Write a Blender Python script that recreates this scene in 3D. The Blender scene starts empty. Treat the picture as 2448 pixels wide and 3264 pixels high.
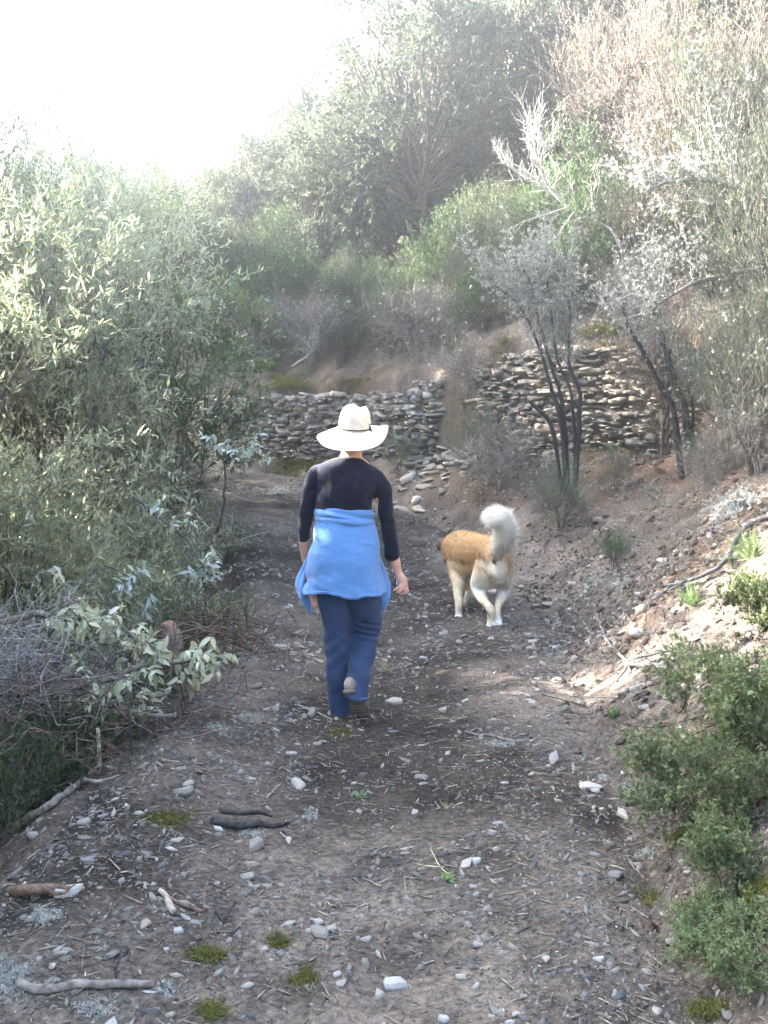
import bpy, math, random
import numpy as np
from mathutils import Vector

# ------------------------------------------------------------------ camera, light, exposure
F, CX, CY = 3135.0, 1224.0, 1632.0
PITCH = -math.atan((1632 - 1366) / F)
CAM_Z = 1.55
SUN_AZ, SUN_EL = math.radians(-70.0), math.radians(25.0)     # azimuth from +Y, negative = to the left
scene = bpy.context.scene
C = scene.collection
cam_data = bpy.data.cameras.new('camera')
cam = bpy.data.objects.new('camera', cam_data)
C.objects.link(cam)
cam.location = (0, 0, CAM_Z)
cam.rotation_euler = (math.pi / 2 + PITCH, 0, 0)
cam_data.sensor_fit = 'VERTICAL'
cam_data.sensor_height = 24.0
cam_data.lens = 24.0 * F / 3264.0
cam_data.clip_start = 0.05
cam_data.clip_end = 600
scene.camera = cam

world = bpy.data.worlds.new('World')
scene.world = world
world.use_nodes = True
wn = world.node_tree.nodes
wl = world.node_tree.links
wn.clear()
sky = wn.new('ShaderNodeTexSky')
sky.sky_type = 'NISHITA'
sky.sun_disc = False
sky.sun_elevation = SUN_EL
sky.sun_rotation = SUN_AZ
sky.dust_density = 2.0
bg = wn.new('ShaderNodeBackground')
bg.inputs['Strength'].default_value = 0.053
wo = wn.new('ShaderNodeOutputWorld')
wl.new(sky.outputs[0], bg.inputs[0])
wl.new(bg.outputs[0], wo.inputs[0])

sun_data = bpy.data.lights.new('sun', 'SUN')
sun_data.energy = 5.0
sun_data.angle = math.radians(0.53)
sun_data.color = (1.0, 0.965, 0.90)
sun = bpy.data.objects.new('sun', sun_data)
C.objects.link(sun)
sdir = Vector((math.sin(SUN_AZ) * math.cos(SUN_EL), math.cos(SUN_AZ) * math.cos(SUN_EL), math.sin(SUN_EL)))
sun.rotation_euler = sdir.to_track_quat('Z', 'Y').to_euler()
sun.location = sdir * 60

scene.view_settings.view_transform = 'Standard'
scene.view_settings.look = 'None'
scene.view_settings.gamma = 1.0
scene.view_settings.exposure = 4.95
scene.render.engine = 'CYCLES'
scene.cycles.use_denoising = True
scene.cycles.max_bounces = 6
scene.cycles.diffuse_bounces = 3
scene.cycles.glossy_bounces = 2
scene.cycles.transmission_bounces = 4
scene.cycles.volume_bounces = 0
GLARE_DENSITY = 0.0068  # scattering volume put in for the lens glare
GLARE_G = 0.74

# ------------------------------------------------------------------ small tools
def unit(v):
    v = np.asarray(v, float)
    return v / (np.linalg.norm(v, axis=-1, keepdims=True) + 1e-12)

def at(px, py, Y):
    """world point on the photograph's ray through (px,py) at distance Y ahead"""
    u, v = (px - CX) / F, -(py - CY) / F
    d = np.array([u, math.cos(PITCH) - v * math.sin(PITCH), math.sin(PITCH) + v * math.cos(PITCH)])
    return np.array([0, 0, CAM_Z]) + d * (Y / d[1])

def _hash(ix, iy, iz, seed):
    h = (ix.astype(np.int64) * 374761393 + iy.astype(np.int64) * 668265263 + iz.astype(np.int64) * 2147483647 + seed * 974634777) & 0xFFFFFFFF
    h = ((h ^ (h >> 13)) * 1274126177) & 0xFFFFFFFF
    return ((h ^ (h >> 16)) & 0xFFFF) / 65535.0

def noise3(P, seed=0):
    P = np.asarray(P, float)
    I = np.floor(P)
    f = P - I
    f = f * f * (3 - 2 * f)
    I = I.astype(np.int64)
    r = 0
    for a in (0, 1):
        for b in (0, 1):
            for c in (0, 1):
                w = (f[:, 0] if a else 1 - f[:, 0]) * (f[:, 1] if b else 1 - f[:, 1]) * (f[:, 2] if c else 1 - f[:, 2])
                r = r + w * _hash(I[:, 0] + a, I[:, 1] + b, I[:, 2] + c, seed)
    return r * 2 - 1

def noise2(x, y, scale, seed=0):
    P = np.stack([x * scale, y * scale], -1)
    I = np.floor(P)
    f = P - I
    f = f * f * (3 - 2 * f)
    I = I.astype(np.int64)
    z = np.zeros(len(P), np.int64)
    r = 0
    for a in (0, 1):
        for b in (0, 1):
            w = (f[:, 0] if a else 1 - f[:, 0]) * (f[:, 1] if b else 1 - f[:, 1])
            r = r + w * _hash(I[:, 0] + a, I[:, 1] + b, z, seed)
    return r * 2 - 1

def fbm2(x, y, scale, octv, seed=0):
    r, a = 0, 1.0
    for k in range(octv):
        r = r + a * noise2(x + 17.3 * k, y - 9.1 * k, scale, seed + k)
        scale *= 2.03
        a *= 0.52
    return r

def np_mesh(name, V, Fs, col=None, smooth=False, mat=None):
    """V (n,3); Fs list of (m,k) index arrays; col (n,3) point colours"""
    me = bpy.data.meshes.new(name)
    V = np.ascontiguousarray(V, np.float32)
    Fs = [np.ascontiguousarray(f, np.int32) for f in Fs if len(f)]
    me.vertices.add(len(V))
    me.vertices.foreach_set('co', V.ravel())
    tot = np.concatenate([np.full(len(f), f.shape[1], np.int32) for f in Fs])
    idx = np.concatenate([f.ravel() for f in Fs])
    me.loops.add(len(idx))
    me.loops.foreach_set('vertex_index', idx)
    me.polygons.add(len(tot))
    me.polygons.foreach_set('loop_start', np.concatenate([[0], np.cumsum(tot)[:-1]]).astype(np.int32))
    me.polygons.foreach_set('loop_total', tot)
    if smooth:
        me.polygons.foreach_set('use_smooth', np.ones(len(tot), bool))
    me.update(calc_edges=True)
    if col is not None:
        a = me.color_attributes.new('Col', 'FLOAT_COLOR', 'POINT')
        c4 = np.ones((len(V), 4), np.float32)
        c4[:, :3] = col
        a.data.foreach_set('color', c4.ravel())
    if mat is not None:
        me.materials.append(mat)
    return me

def link(name, me, parent=None, kind=None):
    o = bpy.data.objects.new(name, me)
    C.objects.link(o)
    if parent is not None:
        o.parent = parent
    if kind:
        o['kind'] = kind
    return o

def tag(o, label, cat, group=None, kind=None):
    o['label'] = label
    o['category'] = cat
    if group:
        o['group'] = group
    if kind:
        o['kind'] = kind
    return o

def thing(name, label, cat, loc=(0, 0, 0), rotz=0.0, scale=1.0, group=None):
    o = bpy.data.objects.new(name, None)
    o.empty_display_size = 0.1
    C.objects.link(o)
    o.location = tuple(float(q) for q in loc)
    o.rotation_euler = (0, 0, rotz)
    o.scale = (scale,) * 3
    return tag(o, label, cat, group)

class Bag:
    """collects numpy geometry (triangles and quads) into one mesh"""
    def __init__(self):
        self.V, self.T, self.Q, self.c, self.n = [], [], [], [], 0
    def add(self, V, T=None, Q=None, col=(1, 1, 1)):
        V = np.asarray(V, float)
        if T is not None and len(T): self.T.append(np.asarray(T) + self.n)
        if Q is not None and len(Q): self.Q.append(np.asarray(Q) + self.n)
        c = np.asarray(col, float)
        if c.ndim == 1: c = np.repeat(c[None], len(V), 0)
        self.V.append(V); self.c.append(c); self.n += len(V)
    def mesh(self, name, mat, smooth=False):
        Fs = []
        if self.T: Fs.append(np.concatenate(self.T))
        if self.Q: Fs.append(np.concatenate(self.Q))
        return np_mesh(name, np.concatenate(self.V), Fs, np.concatenate(self.c), smooth, mat)

def frames(D, rng, up=None):
    """rotation matrices whose columns are (side, D, normal)"""
    D = unit(D)
    R = rng.normal(size=D.shape) if up is None else np.asarray(up, float) + rng.normal(size=D.shape) * 0.35
    N = unit(R - (R * D).sum(1, keepdims=True) * D)
    X = np.cross(D, N)
    return np.stack([X, D, N], -1)

def scatter(bag, tplV, tplT, M, T, col):
    """copy a template for each matrix M (n,3,3) / offset T (n,3); col (n,3)"""
    n, k = len(M), len(tplV)
    V = np.einsum('nij,kj->nki', M, tplV) + T[:, None, :]
    idx = (np.arange(n) * k)[:, None, None] + tplT[None]
    cc = np.repeat(col, k, 0) if np.ndim(col) == 2 else col
    bag.add(V.reshape(-1, 3), T=idx.reshape(-1, tplT.shape[1]) if tplT.shape[1] == 3 else None,
            Q=idx.reshape(-1, 4) if tplT.shape[1] == 4 else None, col=cc)

def tube(bag, pts, rad, sides=6, col=(1, 1, 1), cap=True):
    pts = np.asarray(pts, float)
    n = len(pts)
    rad = np.broadcast_to(np.asarray(rad, float), (n,))
    tan = unit(np.gradient(pts, axis=0))
    ref = np.array([0, 0, 1.0]) if abs(tan[0, 2]) < 0.8 else np.array([1.0, 0, 0])
    U = unit(np.cross(tan, ref))
    W = np.cross(tan, U)
    a = np.linspace(0, 2 * np.pi, sides, endpoint=False)
    V = pts[:, None] + rad[:, None, None] * (np.cos(a)[None, :, None] * U[:, None] + np.sin(a)[None, :, None] * W[:, None])
    i = np.arange(n - 1)[:, None] * sides
    j = np.arange(sides)[None]
    j2 = (j + 1) % sides
    Q = np.stack([i + j, i + j2, i + sides + j2, i + sides + j], -1).reshape(-1, 4)
    V = V.reshape(-1, 3)
    T = None
    if cap:
        V = np.concatenate([V, pts[:1], pts[-1:]])
        s0 = np.arange(sides)
        T = np.concatenate([np.stack([np.full(sides, n * sides), (s0 + 1) % sides, s0], -1),
                            np.stack([np.full(sides, n * sides + 1), (n - 1) * sides + s0, (n - 1) * sides + (s0 + 1) % sides], -1)])
    bag.add(V, T=T, Q=Q, col=col)

def spline(pts, n):
    """Catmull-Rom through rows of pts"""
    pts = np.asarray(pts, float)
    m = len(pts)
    if m < 3:
        t = np.linspace(0, 1, n)[:, None]
        return pts[0] * (1 - t) + pts[-1] * t
    P = np.concatenate([2 * pts[:1] - pts[1:2], pts, 2 * pts[-1:] - pts[-2:-1]])
    t = np.linspace(0, m - 1 - 1e-9, n)
    i = t.astype(int)
    f = (t - i)[:, None]
    a, b, c, d = P[i], P[i + 1], P[i + 2], P[i + 3]
    return 0.5 * (2 * b + (c - a) * f + (2 * a - 5 * b + 4 * c - d) * f ** 2 + (3 * b - a - 3 * c + d) * f ** 3)

# ------------------------------------------------------------------ materials
def new_mat(name):
    m = bpy.data.materials.new(name)
    m.use_nodes = True
    nt = m.node_tree
    return m, nt.nodes, nt.links, nt.nodes['Principled BSDF']

def leaf_mat(name, transl=0.4, rough=0.5, spec=0.4, jitter=0.25, tint=(1.18, 1.2, 0.88)):
    m, n, l, p = new_mat(name)
    a = n.new('ShaderNodeVertexColor'); a.layer_name = 'Col'
    oi = n.new('ShaderNodeObjectInfo')
    hsv = n.new('ShaderNodeHueSaturation')
    mr = n.new('ShaderNodeMapRange')
    mr.inputs['To Min'].default_value = 1 - jitter
    mr.inputs['To Max'].default_value = 1 + jitter
    l.new(oi.outputs['Random'], mr.inputs['Value'])
    l.new(mr.outputs[0], hsv.inputs['Value'])
    l.new(a.outputs['Color'], hsv.inputs['Color'])
    l.new(hsv.outputs[0], p.inputs['Base Color'])
    p.inputs['Roughness'].default_value = rough
    p.inputs['Specular IOR Level'].default_value = spec
    tr = n.new('ShaderNodeBsdfTranslucent')
    g = n.new('ShaderNodeMixRGB'); g.blend_type = 'MULTIPLY'; g.inputs[0].default_value = 1
    g.inputs[2].default_value = (*tint, 1)
    l.new(hsv.outputs[0], g.inputs[1])
    l.new(g.outputs[0], tr.inputs['Color'])
    mx = n.new('ShaderNodeMixShader'); mx.inputs[0].default_value = transl
    l.new(p.outputs[0], mx.inputs[1]); l.new(tr.outputs[0], mx.inputs[2])
    l.new(mx.outputs[0], n['Material Output'].inputs['Surface'])
    return m

def col_mat(name, rough=0.85, spec=0.2, nscale=40.0, namp=0.35, bump=0.3, bscale=60.0, dist=0.004):
    """point colour x noise, with fine relief"""
    m, n, l, p = new_mat(name)
    a = n.new('ShaderNodeVertexColor'); a.layer_name = 'Col'
    tc = n.new('ShaderNodeTexCoord')
    nz = n.new('ShaderNodeTexNoise'); nz.inputs['Scale'].default_value = nscale; nz.inputs['Detail'].default_value = 5
    l.new(tc.outputs['Object'], nz.inputs['Vector'])
    mr = n.new('ShaderNodeMapRange')
    mr.inputs['From Min'].default_value = 0.3; mr.inputs['From Max'].default_value = 0.7
    mr.inputs['To Min'].default_value = 1 - namp; mr.inputs['To Max'].default_value = 1 + namp
    l.new(nz.outputs['Fac'], mr.inputs['Value'])
    mu = n.new('ShaderNodeVectorMath'); mu.operation = 'SCALE'
    l.new(a.outputs['Color'], mu.inputs[0]); l.new(mr.outputs[0], mu.inputs['Scale'])
    l.new(mu.outputs[0], p.inputs['Base Color'])
    p.inputs['Roughness'].default_value = rough
    p.inputs['Specular IOR Level'].default_value = spec
    if bump:
        b = n.new('ShaderNodeBump'); b.inputs['Strength'].default_value = bump; b.inputs['Distance'].default_value = dist
        n2 = n.new('ShaderNodeTexNoise'); n2.inputs['Scale'].default_value = bscale; n2.inputs['Detail'].default_value = 6
        l.new(tc.outputs['Object'], n2.inputs['Vector'])
        l.new(n2.outputs['Fac'], b.inputs['Height']); l.new(b.outputs[0], p.inputs['Normal'])
    return m

M_LEAF = leaf_mat('leaf', 0.55, 0.33, 0.8, tint=(1.25, 1.25, 1.02))
M_LEAF_DULL = leaf_mat('dull_leaf', 0.3, 0.7, 0.2)
M_PALE = leaf_mat('felled_leaf', 0.25, 0.5, 0.35, 0.2)
M_WOOD = col_mat('bark', 0.9, 0.15, 38, 0.5, 0.8, 90, 0.009)
M_STONE = col_mat('slate', 0.85, 0.25, 14, 0.28, 0.5, 30, 0.012)
M_SOIL = col_mat('soil', 0.95, 0.1, 45, 0.5, 1.0, 110, 0.018)
M_LICHEN = leaf_mat('lichen', 0.25, 0.9, 0.05, 0.12, (1, 1, 1))
M_MOSS = leaf_mat('moss', 0.25, 0.9, 0.05, 0.2)

# ------------------------------------------------------------------ terrain
EDGE = np.array([(0.7, -8), (0.75, 0), (0.85, 3), (1.05, 5), (1.35, 7), (1.25, 9), (0.75, 11), (-0.1, 13), (-1.6, 14.7), (-4, 16.2), (-8, 17.8), (-14, 19), (-70, 26)], float)
EDGE_Z = np.array([0, 0, 0, 0, 0.0, 0.13, 0.36, 0.62, 0.86, 1.15, 1.6, 2.1, 2.4])
LEFT = np.array([(-1.4, -8), (-1.35, 0), (-1.25, 3), (-1.2, 5), (-1.18, 7), (-1.4, 9), (-1.9, 10.6), (-2.9, 12), (-4.6, 13.3), (-8.6, 15.0), (-14.5, 16.2), (-70, 23)], float)
WALL = np.array([(2.9, -8), (2.9, 0), (3.0, 4), (3.4, 7), (3.8, 9.3), (3.3, 11.0), (1.75, 12.1), (1.05, 12.9), (-0.2, 14.1), (-2.1, 15.35), (-4.6, 17.2), (-9, 19.2), (-15, 20.6), (-70, 28)], float)
WALL_B = np.array([1.55, 1.55, 1.55, 1.5, 1.35, 1.28, 1.32, 1.3, 1.12, 1.2, 1.5, 2.0, 2.5, 2.8])   # foot of the wall
WALL_J = np.array([0.5, 0.5, 0.5, 0.6, 1.0, 1.30, 1.30, 1.1, 1.0, 0.95, 0.6, 0.5, 0.5, 0.5])         # step height
WALL_W = np.array([1.5, 1.5, 1.5, 1.2, 0.3, 0.08, 0.08, 0.2, 0.15, 0.1, 0.6, 1.0, 1.0, 1.0])         # step width

def poly_dist(x, y, P):
    """signed distance (+ = right of the direction of travel) and running index"""
    best = np.full(len(x), 1e9); sd = np.zeros(len(x)); par = np.zeros(len(x))
    for k in range(len(P) - 1):
        a, b = P[k], P[k + 1]
        ab = b - a
        L2 = ab @ ab
        t = np.clip(((x - a[0]) * ab[0] + (y - a[1]) * ab[1]) / L2, 0, 1)
        dx, dy = x - a[0] - t * ab[0], y - a[1] - t * ab[1]
        d = np.hypot(dx, dy)
        s = np.sign(ab[1] * (x - a[0]) - ab[0] * (y - a[1]))
        m = d < best
        best[m] = d[m]; sd[m] = (d * s)[m]; par[m] = (k + t)[m]
    return sd, par

def sm(a, b, t):
    t = np.clip((t - a) / (b - a), 0, 1)
    return t * t * (3 - 2 * t)

def terrain(x, y):
    x = np.atleast_1d(np.asarray(x, float)); y = np.atleast_1d(np.asarray(y, float))
    de, pe = poly_dist(x, y, EDGE)
    dl, pl = poly_dist(x, y, LEFT)
    dw, pw = poly_dist(x, y, WALL)
    wob = 0.13 * fbm2(x, y, 1.3, 3, 5)
    de = de + wob
    dl = dl + wob * 0.8
    zr = np.interp(pe, np.arange(len(EDGE)), EDGE_Z)
    # track: slight crown, two wheel ruts, spoil heaped on the outer edge
    half = de / (np.abs(de) + np.abs(dl) + 1e-6)
    z = zr + 0.03 * np.sin(np.clip(-half, 0, 1) * 2 * np.pi * 1.5 + 0.6) * ((de < 0) & (dl > 0))
    z = z + 0.10 * np.exp(-((dl - 0.22) / 0.28) ** 2) * (0.7 + 0.5 * fbm2(x, y, 0.9, 2, 31))
    # bank up to the wall
    zb = np.interp(pw, np.arange(len(WALL)), WALL_B)
    zj = np.interp(pw, np.arange(len(WALL)), WALL_J)
    ww = np.interp(pw, np.arange(len(WALL)), WALL_W)
    t = np.clip(de, 0, None) / (np.clip(de, 0, None) + np.clip(-dw, 0, None) + 1e-6)
    bank = zr + (zb - zr) * (0.72 * t + 0.28 * np.sin(t * np.pi / 2)) 
    z = np.where(de > 0, bank, z)
    step = zj * sm(0, 1, (dw + ww * 0.5) / ww)
    z = z + np.where(de > 0, step, 0)
    hill = np.interp(pw, [0, 7, 8.5, 10, 11.5, 13], [.74, .74, .68, .50, .36, .30]) * np.clip(dw, 0, None)
    hill = np.where(hill > 11, 11 + (hill - 11) * 0.2, hill)
    z = z + np.where(de > 0, hill, 0)
    lump = 0.10 * sm(0.1, 0.8, de) * fbm2(x, y, 1.6, 4, 11) + 0.5 * sm(1, 6, dw) * fbm2(x, y, 0.35, 3, 12)
    z = z + lump
    # slope falling away on the left
    dn = np.clip(-dl, 0, None)
    fall = 0.62 * dn
    fall = np.where(fall > 9, 9 - (fall - 9) * 0.45, fall)
    z = z - fall * (dl < 0) + 0.12 * sm(0.1, 1.0, dn) * fbm2(x, y, 1.4, 3, 21)
    # small relief
    rough = 0.010 + 0.012 * sm(0.0, 0.5, -dl + 0.6) + 0.02 * sm(0.0, 0.6, de)
    z = z + rough * fbm2(x, y, 5.0, 4, 41)
    return z

def H(x, y):
    return float(terrain([x], [y])[0])

def ground_at(px, py, y0=1.2, y1=40.0):
    Y = np.concatenate([np.arange(y0, 12, 0.01), np.arange(12, y1, 0.04)])
    u, v = (px - CX) / F, -(py - CY) / F
    d = np.array([u, math.cos(PITCH) - v * math.sin(PITCH), math.sin(PITCH) + v * math.cos(PITCH)])
    X = d[0] / d[1] * Y
    Z = CAM_Z + d[2] / d[1] * Y
    h = terrain(X, Y)
    k = np.argmax(Z < h)
    if not (Z < h).any(): k = len(Y) - 1
    return np.array([X[k], Y[k], h[k]])

def normals(x, y, e=0.04):
    zx = (terrain(x + e, y) - terrain(x - e, y)) / (2 * e)
    zy = (terrain(x, y + e) - terrain(x, y - e)) / (2 * e)
    return unit(np.stack([-zx, -zy, np.ones_like(zx)], -1))

def lines(breaks):
    out = [breaks[0][0]]
    for a, b, s0, s1 in breaks:
        p = a
        while p < b - 1e-6:
            t = (p - a) / (b - a)
            p = p + s0 * (1 - t) + s1 * t
            out.append(min(p, b))
    return np.unique(np.round(out, 5))

gx = lines([(-70, -14, 6, 1), (-14, -4, 1, .12), (-4, -1.6, .12, .03), (-1.6, 2.2, .024, .024), (2.2, 5, .03, .09), (5, 14, .09, .8), (14, 70, .8, 6)])
gy = lines([(-10, 1.2, 1.5, .06), (1.2, 5, .024, .024), (5, 10, .024, .05), (10, 16.5, .05, .06), (16.5, 28, .06, .6), (28, 90, .6, 6)])
GX, GY = np.meshgrid(gx, gy)
fx, fy = GX.ravel(), GY.ravel()
gz = terrain(fx, fy)
nx, ny = len(gx), len(gy)
ii = (np.arange(ny - 1)[:, None] * nx + np.arange(nx - 1)[None]).ravel()
quads = np.stack([ii, ii + 1, ii + nx + 1, ii + nx], -1)
cxm, cym = fx[quads].mean(1), fy[quads].mean(1)
q_de, _ = poly_dist(cxm, cym, EDGE)
q_dl, _ = poly_dist(cxm, cym, LEFT)
wobq = 0.13 * fbm2(cxm, cym, 1.3, 3, 5)
g_de, _ = poly_dist(fx, fy, EDGE)
g_dl, _ = poly_dist(fx, fy, LEFT)
g_dw, _ = poly_dist(fx, fy, WALL)
base = np.array([0.106, 0.085, 0.069])
n1 = fbm2(fx, fy, 0.9, 4, 61); n2 = fbm2(fx, fy, 3.5, 4, 62); n3 = fbm2(fx, fy, 14, 3, 63)
gcol = base * (1 + 0.30 * n2 + 0.22 * n3)[:, None]
damp = sm(0.05, 0.8, n1 + 0.5 * np.exp(-((g_de + 0.95) / 0.35) ** 2)) * ((g_de < 0) & (g_dl > 0))
gcol = gcol * (1 - 0.55 * damp[:, None])                     # damp darker earth along the wheel track
pale = sm(0.1, 0.9, -n1 + 0.35 * n2)
gcol = gcol * (1 + 0.35 * pale[:, None] * np.array([1.0, 0.97, 0.93]))
red = sm(0.2, 1.0, fbm2(fx, fy, 1.1, 3, 64) + 0.3) * sm(0.1, 0.6, g_de) * (g_dw < 0.3)
gcol = gcol * (1 - red[:, None] * np.array([0.0, 0.17, 0.30]))
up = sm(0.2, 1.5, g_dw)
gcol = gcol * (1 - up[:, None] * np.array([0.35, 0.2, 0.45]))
lowl = sm(0.1, 1.2, -g_dl)
gcol = gcol * (1 - lowl[:, None] * np.array([0.3, 0.2, 0.3]))
gcol = np.clip(gcol, 0.012, 0.4)
V = np.stack([fx, fy, gz], -1)
for nm, mk in (('dirt_track', (q_de + wobq < 0) & (q_dl + wobq > 0)), ('hillside', q_de + wobq >= 0), ('valley_slope', q_dl + wobq <= 0)):
    qq = quads[mk]
    uq, inv = np.unique(qq, return_inverse=True)
    me = np_mesh(nm, V[uq], [inv.reshape(-1, 4)], gcol[uq], True, M_SOIL)
    o = link(nm, me, kind='structure')
    if nm == 'dirt_track': TRACK = o

# ------------------------------------------------------------------ stones
def slab_tpl(seed, n=7, top=0.8):
    r = np.random.default_rng(seed)
    a = np.sort(np.linspace(0, 2 * np.pi, n, endpoint=False) + r.uniform(-0.42, 0.42, n))
    rad = r.uniform(0.72, 1.12, n)
    ring = np.stack([np.cos(a) * rad, np.sin(a) * rad], -1) * 0.5
    V = []
    tx, ty = r.uniform(-.25, .25, 2)
    for z, s in ((-0.5, 0.97), (0.5, top)):
        rg2 = ring * s * r.uniform(0.9, 1.05, (n, 1))
        V.append(np.concatenate([rg2, (z + rg2 @ np.array([tx, ty]))[:, None] + r.uniform(-0.12, 0.12, (n, 1))], -1))
    V.append(np.array([[0, 0, 0.5 + r.uniform(-.05, .06)], [0, 0, -0.5]]))
    V = np.concatenate(V)
    T = []
    for k in range(n):
        j = (k + 1) % n
        T += [(k, j, n + j), (k, n + j, n + k), (n + k, n + j, 2 * n), (j, k, 2 * n + 1)]
    return V, np.array(T)

def chip_tpl(seed, n=4):
    r = np.random.default_rng(seed)
    a = np.linspace(0, 2 * np.pi, n, endpoint=False) + r.uniform(-0.35, 0.35, n)
    rad = r.uniform(0.65, 1.1, n)
    ring = np.stack([np.cos(a) * rad, np.sin(a) * rad], -1) * 0.5
    V = np.concatenate([np.concatenate([ring, np.full((n, 1), -0.5)], -1),
                        np.concatenate([ring * r.uniform(0.65, 0.95, (n, 1)), 0.5 + r.uniform(-.25, .25, (n, 1))], -1)])
    T = []
    for k in range(n):
        j = (k + 1) % n
        T += [(k, j, n + j), (k, n + j, n + k)]
    for k in range(1, n - 1):
        T.append((n, n + k, n + k + 1))
    return V, np.array(T)

SLABS = [slab_tpl(s, 4 + s % 3, 0.80 + 0.04 * (s % 5)) for s in range(8)]
CHIPS = [chip_tpl(s) for s in range(6)]
STONE_COLS = np.array([(0.27, 0.25, 0.225), (0.21, 0.19, 0.165), (0.33, 0.30, 0.26), (0.165, 0.16, 0.155), (0.28, 0.235, 0.18), (0.35, 0.335, 0.31)])

def stone_cols(rng, n):
    c = STONE_COLS[rng.choice(len(STONE_COLS), n, p=[.27, .22, .18, .14, .13, .06])]
    return c * rng.uniform(0.75, 1.2, (n, 1))

def rot_axis(N, ang, rng, tilt):
    """frames with z along (tilted) N and a turn about it"""
    Z = unit(N + rng.normal(size=N.shape) * tilt[:, None])
    R = np.stack([np.cos(ang), np.sin(ang), np.zeros_like(ang)], -1)
    X = unit(R - (R * Z).sum(1, keepdims=True) * Z)
    return np.stack([X, np.cross(Z, X), Z], -1)

# slab meshes shared by every separate stone: one set per colour
SLAB_ME = {}
def slab_me(k, c):
    key = (k % len(SLABS), c)
    if key not in SLAB_ME:
        Vt, Tt = SLABS[key[0]]
        SLAB_ME[key] = np_mesh('stone', Vt, [Tt], np.repeat(STONE_COLS[c][None] if c < 6 else EXTRA[c][None], len(Vt), 0), False, M_STONE)
    return SLAB_ME[key]
EXTRA = {6: np.array([0.37, 0.355, 0.33]), 7: np.array([0.30, 0.235, 0.17]), 8: np.array([0.26, 0.22, 0.17]), 9: np.array([0.17, 0.155, 0.135]), 10: np.array([0.25, 0.24, 0.22])}

def slab_obj(name, k, c, loc, size, rot, parent=None):
    o = link(name, slab_me(k, c), parent)
    o.location = tuple(float(q) for q in loc)
    o.rotation_euler = tuple(float(q) for q in rot)
    o.scale = tuple(float(q) for q in size)
    return o

rng = np.random.default_rng(7)
# gravel: tens of thousands of chips on the track and its margins
def track_points(n, rng, power=1.0):
    """random ground points near the track, denser towards the viewer's end"""
    y = 1.3 + 14.5 * rng.random(n) ** (1.9 * power)
    x = rng.uniform(-2.6, 3.4, n) + np.where(y > 9, -(y - 9) * 0.35, 0)
    de, _ = poly_dist(x, y, EDGE); dl, _ = poly_dist(x, y, LEFT); dw, _ = poly_dist(x, y, WALL)
    keep = (dl > -0.7) & (dw < -0.1) & (rng.random(n) < np.where(de > 0.6, 0.45, 1.0)) & (rng.random(n) < np.where(dl < 0, 0.5, 1))
    return x[keep], y[keep], de[keep], dl[keep]

bag = Bag()
x, y, de, dl = track_points(105000, rng)
dens = 0.5 + 0.75 * fbm2(x, y, 1.6, 3, 71) + 0.35 * np.exp(-((dl - 0.3) / 0.35) ** 2)
k = rng.random(len(x)) < np.clip(dens, 0.12, 1)
x, y = x[k], y[k]
n = len(x)
size = 0.007 + 0.026 * rng.random(n) ** 3.6
size *= np.clip(0.75 + 0.12 * y, 1, 1.6)
Nn = normals(x, y)
Mx = rot_axis(Nn, rng.uniform(0, 6.28, n), rng, rng.uniform(0.05, 0.5, n))
Sc = np.stack([size * rng.uniform(1.0, 2.3, n), size * rng.uniform(0.5, 1.0, n), size * rng.uniform(0.12, 0.36, n)], -1)
Mx = Mx * Sc[:, None, :]
P = np.stack([x, y, terrain(x, y) + size * 0.07], -1)
cc = stone_cols(rng, n) * rng.choice([0.4, 0.55, 0.85], n, p=[.45, .35, .2])[:, None]
for q in range(6):
    s = np.arange(n) % 6 == q
    scatter(bag, *CHIPS[q], Mx[s], P[s], cc[s])
link('gravel', bag.mesh('gravel', M_STONE), kind='stuff')
tag(bpy.data.objects['gravel'], 'fine grey slate gravel strewn over the dirt track', 'gravel', kind='stuff')

# grit between the chips
bag = Bag()
n = 44000
y = 1.25 + 6.5 * rng.random(n) ** 1.7
x = rng.uniform(-1.5, 1.9, n)
de, _ = poly_dist(x, y, EDGE); dl, _ = poly_dist(x, y, LEFT)
k = (dl > -.3) & (np.abs(x) < .41 * y + .2) & (rng.random(n) < np.clip(.6 + .6 * fbm2(x, y, 2.2, 3, 72), .1, 1))
x, y = x[k], y[k]; n = len(x)
size = 0.003 + 0.007 * rng.random(n) ** 2
Mx = rot_axis(normals(x, y), rng.uniform(0, 6.28, n), rng, rng.uniform(0.1, 0.6, n)) * np.stack([size * rng.uniform(1, 1.8, n), size * rng.uniform(.6, 1, n), size * rng.uniform(.3, .8, n)], -1)[:, None, :]
P = np.stack([x, y, terrain(x, y) + size * 0.1], -1)
cc = stone_cols(rng, n) * rng.choice([0.3, 0.5, 0.8, 1.1], n, p=[.4, .3, .2, .1])[:, None]
for q in range(6):
    s = np.arange(n) % 6 == q
    scatter(bag, *CHIPS[q], Mx[s], P[s], cc[s])
o = link('grit', bag.mesh('grit', M_STONE), kind='stuff'); tag(o, 'fine grit between the slate chips of the near track', 'grit')

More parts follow.
